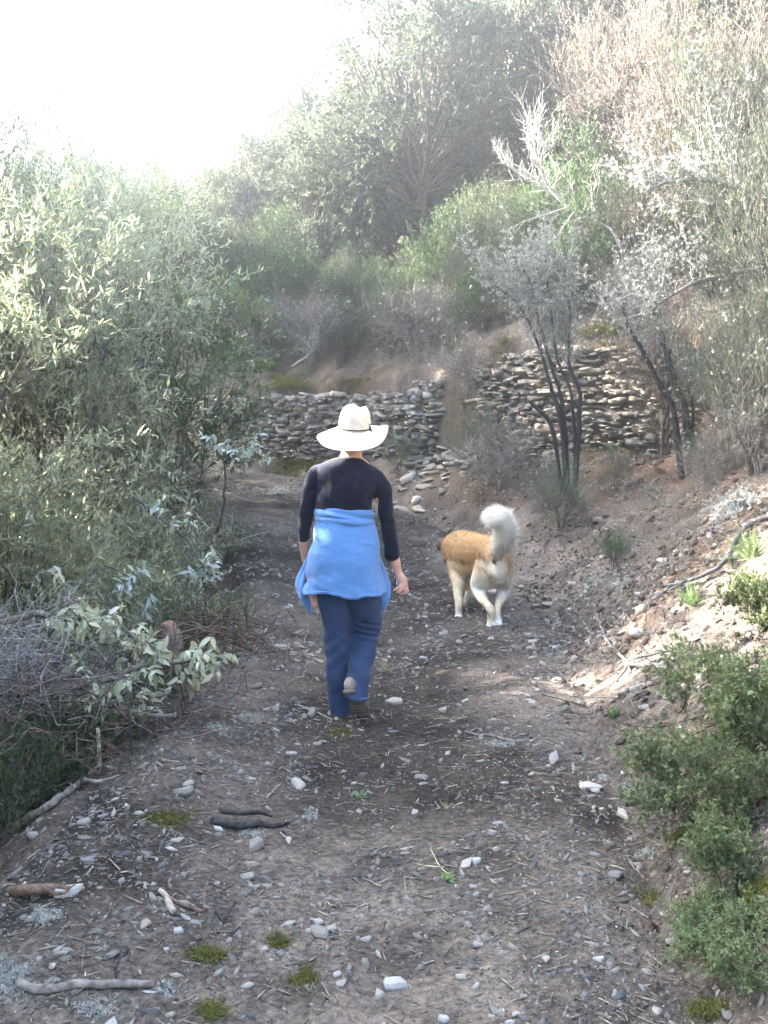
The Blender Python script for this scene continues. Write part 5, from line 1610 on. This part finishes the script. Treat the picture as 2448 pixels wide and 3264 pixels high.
# grey dead twigs at the left edge
def brush(name, label, cat, px, py, Y, n_, L_, col, seed, rad=.004, w=120, h=90, up=.1):
    rg = np.random.default_rng(seed)
    c = at(px, py, Y)
    root = thing(name, label, cat, c)
    b_ = Bag()
    for k in range(n_):
        p0 = np.array([rg.normal() * w, rg.normal() * w * .7, rg.normal() * h]) * Y / F
        d = unit(rg.normal(size=3) * np.array([1, .8, .45]) + np.array([.2, 0, up]))
        l = L_ * rg.uniform(.4, 1.3)
        B = spline([p0, p0 + d * l * .4 + rg.normal(size=3) * l * .12, p0 + d * l * .75 + rg.normal(size=3) * l * .16, p0 + d * l], 9)
        tube(b_, B, np.linspace(rad * rg.uniform(.6, 1.6), rad * .3, 9), 4, np.array(col) * rg.uniform(.65, 1.35), cap=False)
        for q in range(2):
            j = int(rg.integers(2, 8)); d2 = unit(d + rg.normal(size=3) * .7)
            tube(b_, [B[j], B[j] + d2 * l * .2, B[j] + d2 * l * .35 + rg.normal(size=3) * .02], [rad * .5, rad * .4, rad * .2], 3, np.array(col) * rg.uniform(.65, 1.35), cap=False)
    link('twigs', b_.mesh('twigs', M_WOOD, True), root, 'stuff')
brush('brushwood', 'tangle of silver grey dead twigs at the left edge beside the felled leaves', 'brushwood', 40, 2130, 4.9, 260, .40, (.30, .285, .28), 51, .0026)
brush('brushwood', 'dark reddish twiggy tangle below the felled branches', 'brushwood', 190, 2330, 4.6, 170, .34, (.15, .105, .09), 52, .0034, 180, 90, .3)
brush('brushwood', 'thin dark twigs between the felled leaves and the pale stake', 'brushwood', 420, 2330, 4.8, 70, .32, (.06, .05, .045), 53, .003, 110, 60, .2)
brush('brushwood', 'dead grey twigs tangled under the pale leaves', 'brushwood', 330, 2160, 5.05, 120, .40, (.16, .14, .125), 54, .0035, 170, 55)
brush('brushwood', 'brown roots and twigs around the tree stump', 'brushwood', 660, 2010, 5.6, 90, .35, (.11, .075, .055), 55, .004, 80, 30, .0)
# greenery low on the left
fern = [shrub(221, [(0, 0, .18, .45, .35, .16)], 50, 10, 14, .16, (.020, .007), GREEN, 1.0, .1, 4, .006, gap=.05, angle=.6)]
for k_, (lab, px, py, Y, sc) in enumerate((('soft green undergrowth at the left edge below the dark twigs', 60, 2560, 4.5, 1.25), ('green undergrowth between the pale stake and the fallen log', 230, 2560, 4.7, .95), ('bright green sprigs at the left edge beside the reddish twigs', -10, 2420, 4.8, 1.2), ('dark green growth in the hollow above the felled branches', 640, 1930, 6.3, .85), ('green growth under the narrow leaved bush by the track edge', 480, 1960, 6.2, .8), ('green growth at the left edge under the narrow leaved bush', 120, 1900, 6.2, 1.0))):
    c = at(px, py, Y)
    z_ = max(H(c[0], c[1]), -9)
    o = thing('undergrowth', lab, 'undergrowth', (c[0], c[1], z_ - .02), k_ * 1.3, sc)
    o.scale = (sc, sc, sc * (1 + max(0, (c[2] - z_)) * 1.2))
    link('foliage', fern[0][0], o, 'stuff'); link('branches', fern[0][1], o, 'stuff')
# thicket low down that fills the slope under the bushes
low = [shrub(231 + k, [(0, 0, .55, .8, .8, .5)], 90, 11, 14, .32, (.055, .011), WILLOW, .5, .2, 6, .012, angle=.7, gap=.05, wood=(.13, .11, .10)) for k in range(2)]
LOWL = ['lower left', 'stump side', 'shaded middle', 'track edge', 'deep left', 'left edge', 'far track edge', 'hollow']
for k_, (x_, y_, sc, lab) in enumerate(((-2.2, 5.9, .95, 'thick shaded scrub behind the felled branches, nearest the stump'), (-2.9, 5.6, 1.2, 'thick shaded scrub behind the silver grey twigs'), (-1.95, 7.3, .75, 'shaded scrub at the track edge below the bent sapling'), (-2.2, 8.0, 1.1, 'shaded scrub under the bush that reaches the track edge'), (-3.3, 6.7, 1.5, 'dim scrub at the left edge under the huge bush'), (-2.6, 7.2, 1.3, 'dim scrub in the middle of the slope under the huge bush'), (-2.5, 9.6, .8, 'scrub spilling onto the track at the bend'), (-2.35, 4.75, .8, 'low scrub at the left edge under the reddish twigs'))):
    plant('low_scrub', lab, 'scrub', x_, y_, low[k_ % 2], sc, k_ * 1.7)

# ------------------------------------------------------------------ stump, log, sticks
def ground_path(pix, lift):
    return np.array([ground_at(px, py) + np.array([0, 0, lift]) for px, py in pix])
def stick(name, label, pix, rad, col, cat='stick', forks=(), lift=None, wob=.008, sides=7, parent=None):
    P = ground_path(pix, (lift if lift is not None else max(rad) * .55))
    base = P[0]
    root = thing(name, label, cat, base)
    n = max(8, len(P) * 5)
    def put(PP, rd, nm):
        A = spline(PP, max(10, len(PP) * 9))
        A[1:-1] += 1.3 * wob * np.stack([noise3(A * 14, 1), noise3(A * 14, 2), .5 * noise3(A * 14, 3)], -1)[1:-1]
        rr_ = .74 * np.interp(np.linspace(0, 1, len(A)), np.linspace(0, 1, len(rd)), rd) * (1 + .22 * noise3(A * 45, 4))
        b_ = Bag(); tube(b_, A, rr_, sides, col)
        cc_ = b_.c[0]; cc_ *= (1 + .25 * noise3(b_.V[0] * 30, 7))[:, None]
        me_ = b_.mesh(nm, M_WOOD, True); me_.transform(__import__('mathutils').Matrix.Translation(-Vector(base)))
        link(nm, me_, root)
    put(P, rad, 'stem')
    for fp, fr in forks:
        put(ground_path(fp, max(fr) * .8 + (lift or .01)), fr, 'branch')
    return root
GREYB, BROWNB, PALEB, DARKB = (.19, .165, .145), (.14, .095, .072), (.30, .26, .21), (.045, .04, .04)
stick('log', 'long grey fallen log along the left edge of the track with a forked tip', [(-60, 2720), (60, 2650), (160, 2585), (250, 2520), (290, 2495)], [.030, .028, .024, .020, .017], GREYB, 'log',
      [([(285, 2500), (320, 2475), (372, 2482)], [.015, .012, .006]), ([(270, 2530), (320, 2525), (380, 2502)], [.014, .011, .005]), ([(240, 2540), (215, 2515), (190, 2490)], [.006, .004, .002])], lift=.03)
stick('log', 'broken reddish brown log cut off by the left edge of the picture', [(-60, 2862), (60, 2858), (150, 2855), (225, 2850)], [.024, .024, .022, .010], BROWNB, 'log', [([(120, 2862), (190, 2870), (240, 2848)], [.010, .008, .003])], lift=.02)
stick('stick', 'long curved grey stick low on the left of the track', [(62, 3148), (150, 3166), (240, 3156), (350, 3152), (490, 3156)], [.017, .018, .017, .015, .012], GREYB)
stick('stick', 'short sawn stick, left one of the crossed pair on the left', [(508, 2848), (530, 2885), (556, 2920)], [.011, .014, .013], PALEB)
stick('stick', 'thin stick, right one of the crossed pair on the left', [(532, 2868), (580, 2885), (645, 2908)], [.008, .009, .007], BROWNB)
stick('stick', 'short upright lying stick right of the crossed pair', [(662, 2818), (655, 2850), (652, 2908)], [.008, .009, .008], BROWNB)
stick('stick', 'forked dark twig pointing down right of the crossed pair', [(684, 2905), (705, 2930), (720, 2950)], [.006, .007, .006], DARKB, forks=[([(720, 2950), (735, 2920), (752, 2895)], [.007, .006, .005])])
stick('charred_branch', 'long charred black piece of wood on the track below the woman', [(680, 2628), (740, 2640), (830, 2643), (925, 2636)], [.018, .022, .021, .008], DARKB, 'branch', wob=.012)
stick('charred_branch', 'second charred piece lying across the top of the long one', [(705, 2610), (760, 2622), (820, 2618), (870, 2628)], [.012, .016, .014, .006], DARKB, 'branch', lift=.035)
stick('stick', 'bleached splinter lying slantwise above the charred wood', [(853, 2550), (875, 2525), (896, 2502)], [.005, .007, .003], PALEB)
stick('lichened_stick', 'crooked stick crusted with white lichen on the right half of the track', [(1490, 2338), (1530, 2345), (1580, 2350), (1620, 2362), (1700, 2366)], [.005, .008, .010, .009, .006], GREYB, forks=[([(1500, 2340), (1520, 2330), (1545, 2342)], [.006, .005, .004])])
stick('fallen_branch', 'long thin branch bent down the foot of the right bank with a forked end', [(1893, 1940), (1910, 1990), (1935, 2060), (1970, 2095), (2000, 2125)], [.009, .011, .013, .014, .013], GREYB, 'branch',
      [([(2000, 2125), (1995, 2150), (1965, 2190)], [.012, .012, .010]), ([(2000, 2135), (2060, 2145), (2130, 2155)], [.013, .012, .012])], lift=.025)
stick('fallen_branch', 'long dark branch winding down the right bank from the right edge', [(2460, 1665), (2390, 1690), (2335, 1755), (2320, 1800), (2275, 1840), (2200, 1870), (2120, 1885), (2020, 1880)], [.024, .023, .022, .021, .018, .015, .010, .005], (.11, .10, .10), 'branch',
      [([(2200, 1868), (2130, 1910), (2010, 1925)], [.012, .010, .004]), ([(2150, 1885), (2080, 1940), (2060, 1985)], [.007, .005, .003])], lift=.04)
stick('fallen_branch', 'short dark broken branch on the bank near the right edge', [(2300, 1945), (2350, 1905), (2400, 1885)], [.016, .020, .018], DARKB, 'branch', lift=.03)
stick('stick', 'thin dark stick on the bank beside the tail of the dog', [(1735, 1770), (1740, 1740), (1780, 1715), (1840, 1730)], [.006, .007, .007, .004], DARKB, lift=.02)
stick('stick', 'short dark twig on the track beside the hind paw of the dog', [(1632, 2010), (1648, 1998), (1652, 1978)], [.007, .008, .006], DARKB)
stick('stick', 'pale stick poking out over the track edge left of the woman', [(860, 1703), (790, 1722), (730, 1748), (660, 1768)], [.012, .013, .013, .010], PALEB, lift=.03)
stick('stick', 'thin straw coloured stick upright on the track left of the jeans', [(978, 1955), (980, 2000), (972, 2050)], [.004, .004, .003], PALEB)
stick('stick', 'thin pale root by the hem of the jeans', [(1002, 2110), (975, 2125), (968, 2160)], [.004, .005, .004], PALEB)
stick('stick', 'thin pale twig lying below the shoe', [(950, 2250), (1000, 2270), (1060, 2295)], [.004, .005, .004], PALEB)
stick('stick', 'slim twig below the hanging pale leaves on the left', [(412, 2272), (450, 2278), (528, 2270)], [.009, .009, .006], PALEB, lift=.03)
stick('stick', 'thin dark stick standing on the low bottom left gravel', [(370, 3130), (378, 3080), (405, 3020)], [.004, .005, .004], DARKB)
def stake(name, label, p0, p1, Y, r0, r1, col):
    a_, b2 = at(*p0, Y), at(*p1, Y)
    a_[2] = min(a_[2], H(a_[0], a_[1])) - .05
    root = thing(name, label, 'stake', a_)
    b_ = Bag(); A = spline([a_, (a_ + b2) / 2 + np.array([.006, 0, 0]), b2], 10)
    tube(b_, A, np.linspace(r0, r1, 10), 8, col)
    me_ = b_.mesh('stem', M_WOOD, True); me_.transform(__import__('mathutils').Matrix.Translation(-Vector(a_)))
    link('stem', me_, root)
stake('stake', 'pale broken stake standing upright at the left edge of the track', (312, 2500), (312, 2322), 4.35, .010, .008, PALEB)
stake('stake', 'thin black stem standing beside the pale stake', (418, 2440), (408, 2255), 4.45, .006, .004, DARKB)
# stump
sb = at(545, 2105, 5.35)
root = thing('tree_stump', 'reddish sawn tree stump sticking out of the left track edge', 'stump', sb)
tp = at(548, 2010, 5.35)
b_ = Bag(); A = spline([sb, (sb + tp) / 2 + np.array([.012, 0, 0]), tp + np.array([-.004, 0, 0])], 12)
tube(b_, A, np.linspace(.062, .050, 12) * (1 + .1 * noise3(A * 12, 1)), 12, (.15, .12, .10))
me_ = b_.mesh('stem', M_WOOD, True); me_.transform(__import__('mathutils').Matrix.Translation(-Vector(sb))); link('stem', me_, root)
b_ = Bag(); A = spline([tp + np.array([.0, 0, -.01]), tp + np.array([-.012, -.005, .025]), tp + np.array([-.055, -.012, .034])], 9)
tube(b_, A, np.array([.049, .047, .043, .038, .034, .030, .025, .018, .008]) * (1 + .2 * noise3(A * 60, 3)), 9, (.21, .13, .105))
me_ = b_.mesh('cut_face', M_WOOD, True); me_.transform(__import__('mathutils').Matrix.Translation(-Vector(sb))); link('cut_face', me_, root)

# ------------------------------------------------------------------ the leafy shrub low on the right
cist = [shrub(301 + k, [(0, 0, .34, .42, .38, .28), (.55, .15, .55, .38, .34, .30), (-.60, -.1, .22, .36, .30, .16), (.1, -.5, .2, .36, .3, .16), (-.3, .3, .5, .3, .3, .3)], 80, 7, 13, .30, (.066, .028), ((.085, .130, .05), (.12, .17, .075), (.06, .095, .04), (.15, .185, .10), (.14, .10, .05)), 1.0, .15, 7, .008, tpl=LEAF4, angle=.85, gap=.28, wood=(.13, .075, .055)) for k in range(2)]
CI = [('leafy green rock rose bush on the bank at the lower right, the largest of them', 2265, 3.42, .35, .2, 0), ('leafy green rock rose bush running off the right edge behind the largest', 2440, 3.65, .40, 2.0, 1),
      ('leafy green rock rose bush at the right edge, just below the largest', 2440, 3.12, .26, 3.0, 0), ('low leafy green bush in the bottom right corner', 2400, 2.55, .21, 4.2, 1),
      ('small leafy green bush left of the bottom right corner', 2310, 2.72, .17, 5.0, 0), ('thin sprawling green bush between the largest and the corner', 2380, 2.88, .22, 1.2, 1), ('green leafy sprays at the right edge high on the bank', 2480, 4.7, .34, .9, 0)]
for lab, px, Y, sc, rz, k in CI:
    plant('rock_rose', lab, 'bush', by_px(px, Y), Y, cist[k], sc, rz, dz=-.03)
brush('brushwood', 'dark reddish twigs through the rock rose at the right edge', 'brushwood', 2420, 2350, 3.9, 40, .40, (.10, .06, .05), 56, .0035, 150, 60, .1)
brush('brushwood', 'lichened dead twigs on the bank above the rock rose', 'brushwood', 2250, 2120, 5.2, 60, .35, (.15, .13, .12), 57, .003, 150, 40, .0)

# ------------------------------------------------------------------ moss, lichen, grass and small plants
MOSSC = ((.115, .115, .028), (.085, .09, .022), (.15, .14, .05))
def moss(label, px, py, wpx, hpx, n_, size, seed, name='moss_clump', cols=MOSSC, mat=None, k=7):
    rg = np.random.default_rng(seed)
    G_ = np.array([ground_at(px + rg.normal() * wpx * .4, py + rg.normal() * hpx * .4) for q in range(min(n_, 14))])
    P_ = G_[rg.integers(len(G_), size=n_)] + rg.normal(size=(n_, 3)) * np.array([1, 1.2, 0]) * wpx * .16 * G_[:, 1].mean() / F
    P_[:, 2] = terrain(P_[:, 0], P_[:, 1])
    c = P_.mean(0)
    root = thing(name, label, name.split('_')[0], c)
    b_ = Bag(); tuft(b_, np.repeat(P_ - c, 2, 0) + rg.normal(size=(len(P_) * 2, 3)) * np.array([1, 1, .1]) * size * .7 + np.array([0, 0, size * .15]), rg, size * .62, k, cols, wk=.3)
    link('fronds', b_.mesh('fronds', mat or M_MOSS), root, 'stuff')
moss('bright moss at the foot of the slate wall beside the straw hat', 950, 1475, 130, 40, 700, .055, 1)
moss('moss cushion on the left top of the slate wall', 900, 1225, 80, 30, 350, .06, 2)
moss('moss on top of the slate wall left of the hat crown', 1125, 1235, 60, 50, 260, .05, 3)
moss('yellow moss capping the tan wall between the black stems', 2000, 1065, 170, 30, 650, .06, 4)
moss('moss at the left end of the tan wall', 1600, 1310, 50, 50, 260, .05, 5)
moss('moss patch above the collapsed bank', 1420, 1080, 100, 40, 320, .05, 6)
moss('moss patch on the earth below the collapsed slabs', 1480, 1350, 70, 60, 200, .045, 7)
moss('moss clump on the track below the pale left stones', 668, 3046, 55, 22, 110, .022, 8)
moss('moss tuft on the track left of the thin white flake', 980, 3115, 55, 40, 90, .018, 9)
moss('small moss tuft above the pair of moss tufts', 892, 3008, 36, 30, 60, .020, 10)
moss('moss clump close to the bottom edge of the picture', 672, 3230, 40, 20, 70, .020, 11)
moss('dry moss strip on the spoil left of the charred wood', 530, 2615, 110, 22, 120, .022, 12)
moss('yellow moss under the rock rose at the lower right', 2200, 2660, 120, 30, 220, .022, 13)
moss('yellow moss at the right edge near the bottom corner', 2420, 2860, 60, 50, 200, .024, 14)
moss('small yellow moss tuft left of the rock rose stems', 2075, 2865, 50, 18, 60, .018, 15)
moss('moss in the bottom right corner between the leaves', 2270, 3225, 70, 30, 120, .020, 16)
moss('moss below the shoe of the woman', 1085, 2340, 50, 16, 60, .022, 17)
LC = ((.38, .39, .35), (.52, .53, .49), (.28, .29, .26))
def lich(label, px, py, w, h, n_, seed, size=.015):
    moss(label, px, py, w * .8, h * .8, n_, size * .85, 900 + seed, 'lichen_tuft', LC, M_LICHEN, 9)
lich('white lichen hanging from the crooked stick on the track', 1590, 2375, 60, 14, 70, 1)
lich('white lichen tuft on the track left of the rock rose', 1922, 2482, 34, 20, 40, 2)
lich('white lichen tuft at the left tip of the rock rose', 1995, 2512, 22, 22, 30, 3)
lich('large white lichen tuft on the bare earth below the rock rose', 2070, 2725, 50, 28, 60, 4)
lich('white lichen tuft under the rock rose leaves', 2205, 2692, 24, 30, 35, 5)
lich('grey lichen heap at the lower left edge of the picture', 40, 3120, 90, 90, 200, 6)
lich('white lichen star right of the long curved stick', 530, 3160, 40, 30, 50, 7)
lich('white lichen shreds near the bottom edge on the left', 300, 3220, 90, 30, 90, 8)
lich('pale lichen under the broken brown log', 150, 2925, 60, 40, 90, 9)
lich('white lichen bits above the charred wood', 980, 2600, 55, 22, 60, 10)
lich('white lichen bits under the charred wood', 815, 2660, 40, 10, 40, 11)
lich('lichen covered twigs on the right bank below the forked branch', 2020, 2200, 70, 40, 120, 12)
lich('lichen on the bank under the long dark branch', 1920, 1860, 120, 40, 220, 13, .028)
lich('big lichen heap on the bank near the right edge', 2330, 1600, 120, 80, 400, 14, .03)
lich('lichen on the ground below the burnt heather', 1790, 1480, 90, 50, 250, 15, .03)
lich('bluish white crumbs on the far track left of the shoulder', 880, 1568, 110, 12, 130, 16, .03)
lich('lichen shreds on the bank below the tan wall', 2050, 1560, 130, 60, 260, 17, .028)
lich('white lichen spots on the spoil left of the woman', 800, 2290, 60, 40, 90, 18)
lich('white lichen speckles beside the flat grey rock on the left', 700, 2330, 50, 40, 60, 19)
def sprig(name, label, px, py, seed, n_, L_, cols, wid=.004, spread=.6):
    rg = np.random.default_rng(seed)
    g = ground_at(px, py)
    root = thing(name, label, 'plant', g)
    b_ = Bag()
    P0 = rg.normal(size=(n_, 3)) * np.array([.25, .25, 0]) * L_ * .5
    d = unit(rg.normal(size=(n_, 3)) * spread + np.array([0, 0, 1.0]))
    s_ = L_ * rg.uniform(.5, 1.2, n_)
    M_ = frames(d, rg) * np.stack([np.full(n_, wid), s_, np.full(n_, wid)], -1)[:, None, :]
    scatter(b_, *LEAF2, M_, P0, pal(rg, n_, cols, .25))
    link('blades', b_.mesh('blades', M_LEAF_DULL), root, 'stuff')
GR = ((.13, .20, .07), (.17, .24, .10), (.10, .15, .06))
DRYG = ((.40, .36, .24), (.30, .27, .18))
sprig('green_sprig', 'feathery pale green sprig in the middle of the track below the woman', 1150, 2545, 1, 60, .045, ((.22, .30, .18), (.28, .34, .24)), .006, .9)
sprig('green_sprig', 'small leafy sprig with long pale stalks on the dark wheel track', 1425, 2805, 2, 40, .040, ((.20, .30, .12), (.26, .34, .16)), .010, .9)
stick('stalk', 'long pale grass stalk rising from the leafy sprig on the dark wheel track', [(1428, 2800), (1400, 2775), (1375, 2720)], [.0025, .0025, .002], (.42, .42, .25), 'stalk', [([(1415, 2785), (1360, 2780), (1330, 2775)], [.0025, .002, .002])], lift=.02, sides=5)
sprig('grass_tuft', 'pale upright blades left of the leafy sprig', 1298, 2850, 3, 9, .075, ((.42, .42, .30), (.36, .38, .24)), .004, .15)
sprig('grass_tuft', 'dry pale grass blades on the track right of the jeans', 1420, 2580, 4, 14, .05, DRYG, .003, .5)
sprig('grass_tuft', 'dry grass tangle on the track right of the lifted shoe', 1235, 2140, 5, 60, .13, DRYG, .003, 1.2)
sprig('grass_tuft', 'green grass tuft on the right bank by the upright tan stone', 2205, 1930, 6, 110, .16, GR, .005, .7)
sprig('grass_tuft', 'green grass tuft at the right edge under the long dark branch', 2400, 1780, 7, 120, .20, GR, .005, .7)
sprig('green_sprig', 'small green leaves on the track ahead of the dog', 1398, 1835, 8, 24, .06, GR, .014, 1.2)
sprig('green_sprig', 'round leaved green plant on the bank above the forked branch', 1965, 1755, 9, 130, .12, GR, .020, .9)
sprig('grass_tuft', 'bright grass on the slope at the left end of the slate wall', 860, 1185, 10, 200, .22, ((.16, .24, .06), (.2, .27, .08)), .010, .6)
sprig('green_sprig', 'green weed at the foot of the right bank', 1960, 2285, 11, 26, .06, GR, .016, 1.0)

# litter: bits of twig, lichen crumbs, dry grass
rg = np.random.default_rng(77)
x, y, de, dl = track_points(20000, rng)
n = len(x)
P = np.stack([x, y, terrain(x, y)], -1)
N_ = normals(x, y)
a_ = rng.uniform(0, 6.28, n)
d = np.stack([np.cos(a_), np.sin(a_), np.zeros(n)], -1); d = unit(d - (d * N_).sum(1, keepdims=True) * N_ + rng.normal(size=(n, 3)) * .10)
L = (.02 + .07 * rng.random(n) ** 2.5)
b_ = Bag()
w_ = .0014 + .0022 * rng.random(n)
M_ = frames(d, rng, N_) * np.stack([w_ * 1.6, L, w_ * 1.6], -1)[:, None, :]
cols = pal(rng, n, ((.14, .10, .075), (.26, .22, .17), (.07, .05, .04), (.34, .30, .23)), .3)
TW = (np.array([(-.5, 0, 0), (.5, 0, 0), (0, 0, .9), (-.35, 1, .1), (.35, 1, .1), (0, 1, .8)], float), np.array([(0, 3, 5, 2), (2, 5, 4, 1), (0, 1, 4, 3)]))
scatter(b_, *TW, M_, P + N_ * .002, cols)
o = link('twig_litter', b_.mesh('twig_litter', M_WOOD), kind='stuff'); tag(o, 'scattered bits of dry twig and straw on the track', 'litter')
k_ = rng.random(n) < .05
b_ = Bag(); tuft(b_, P[k_] + N_[k_] * .004, rng, .012, 7, LC)
o = link('lichen_crumbs', b_.mesh('lichen_crumbs', M_LICHEN), kind='stuff'); tag(o, 'small crumbs of white lichen fallen on the track and bank', 'lichen')
# rank growth over bank and hillside floor
x = rng.uniform(-9, 8, 60000); y = 3 + 19 * rng.random(60000)
de, _ = poly_dist(x, y, EDGE); dw, _ = poly_dist(x, y, WALL); dl, _ = poly_dist(x, y, LEFT)
bank = (de > .45) & (dw < 0)
pat = fbm2(x, y, .8, 3, 91)
k_ = ((bank & (pat > -.05)) | (dw > .1) | (dl < -.25)) & (np.abs(x) < .5 * y + 1)
x, y, dw, bank = x[k_], y[k_], dw[k_], bank[k_]
n = len(x)
d = unit(rng.normal(size=(n, 3)) * .6 + np.array([0, 0, .8]))
L = rng.uniform(.06, .28, n) * np.where(bank, .4, 1)
M_ = frames(d, rng) * np.stack([np.full(n, .006), L, np.full(n, .006)], -1)[:, None, :]
b_ = Bag(); scatter(b_, *BLADE, M_, np.stack([x, y, terrain(x, y) - .01], -1), pal(rng, n, ((.13, .11, .09), (.09, .10, .045), (.20, .18, .13), (.10, .08, .07)), .3))
o = link('undergrowth', b_.mesh('undergrowth', M_LEAF_DULL), kind='stuff'); tag(o, 'dry grass and low growth covering bank and hillside floor', 'undergrowth')

# clods, broken slate and crumbs lying on the cut bank
n = 26000
x = rng.uniform(.7, 4.2, n); y = rng.uniform(2.2, 12, n)
de, _ = poly_dist(x, y, EDGE); dw, _ = poly_dist(x, y, WALL)
k_ = (de > -.1) & (dw < -.1) & (rng.random(n) < np.clip(.55 + .7 * fbm2(x, y, 1.3, 3, 95), .1, 1)) & (x < .42 * y + .3)
x, y = x[k_], y[k_]; n = len(x)
size = .010 + .065 * rng.random(n) ** 3.6
Mx = rot_axis(normals(x, y), rng.uniform(0, 6.28, n), rng, rng.uniform(.1, .6, n)) * np.stack([size * rng.uniform(.9, 1.6, n), size * rng.uniform(.6, 1, n), size * rng.uniform(.18, .5, n)], -1)[:, None, :]
soil_c = np.array([(.115, .09, .072), (.095, .074, .06), (.13, .10, .075), (.22, .20, .17), (.30, .27, .23)])
cc = soil_c[rng.choice(5, n, p=[.33, .27, .18, .14, .08])] * rng.uniform(.75, 1.25, (n, 1))
P = np.stack([x, y, terrain(x, y) + size * .12], -1)
b_ = Bag()
for q in range(8):
    s_ = np.arange(n) % 8 == q
    tp_ = SLABS[q] if q < 2 else CHIPS[q - 2]
    scatter(b_, *tp_, Mx[s_], P[s_], cc[s_])
o = link('clods', b_.mesh('clods', M_SOIL), kind='stuff'); tag(o, 'crumbled earth clods and slate bits on the right bank', 'clods')
k_ = rng.random(n) < .035
b_ = Bag(); tuft(b_, P[k_] + np.array([0, 0, .012]), rng, .022, 10, LC)
o = link('lichen_litter', b_.mesh('lichen_litter', M_LICHEN), kind='stuff'); tag(o, 'grey lichen litter caught on the right bank', 'lichen')
k_ = rng.random(n) < .05
tw_ = Bag()
m_ = int(k_.sum()); a_ = rng.uniform(0, 6.28, m_)
d = unit(np.stack([np.cos(a_), np.sin(a_), rng.uniform(-.1, .5, m_)], -1))
L = rng.uniform(.08, .30, m_)
M_ = frames(d, rng) * np.stack([np.full(m_, .006), L, np.full(m_, .006)], -1)[:, None, :]
scatter(tw_, *TW, M_, P[k_] + np.array([0, 0, .01]), pal(rng, m_, ((.14, .12, .105), (.07, .06, .055), (.22, .20, .18)), .3))
o = link('bank_twigs', tw_.mesh('bank_twigs', M_WOOD), kind='stuff'); tag(o, 'dry dead twigs littering the right bank', 'litter')
# ------------------------------------------------------------------ even volume added to stand in for veiling lens glare
m = bpy.data.materials.new('glare_air')
m.use_nodes = True
m.node_tree.nodes.clear()
vo = m.node_tree.nodes.new('ShaderNodeVolumePrincipled')
vo.inputs['Density'].default_value = GLARE_DENSITY
vo.inputs['Anisotropy'].default_value = GLARE_G
vo.inputs['Color'].default_value = (0.96, 0.975, 1.0, 1)
mo = m.node_tree.nodes.new('ShaderNodeOutputMaterial')
m.node_tree.links.new(vo.outputs[0], mo.inputs['Volume'])
zlo = min(float(gz.min()), -1) - 1.2
bx0, bx1, by0, by1, zhi = -75.0, 75.0, -15.0, 95.0, float(gz.max()) + 14.0
Vb = np.array([(x_, y_, z_) for z_ in (zlo, zhi) for y_ in (by0, by1) for x_ in (bx0, bx1)])
me = np_mesh('glare_haze', Vb, [np.array([(0, 2, 3, 1), (4, 5, 7, 6), (0, 1, 5, 4), (2, 6, 7, 3), (0, 4, 6, 2), (1, 3, 7, 5)])], None, False, m)
hz = link('glare_haze', me, kind='stuff')
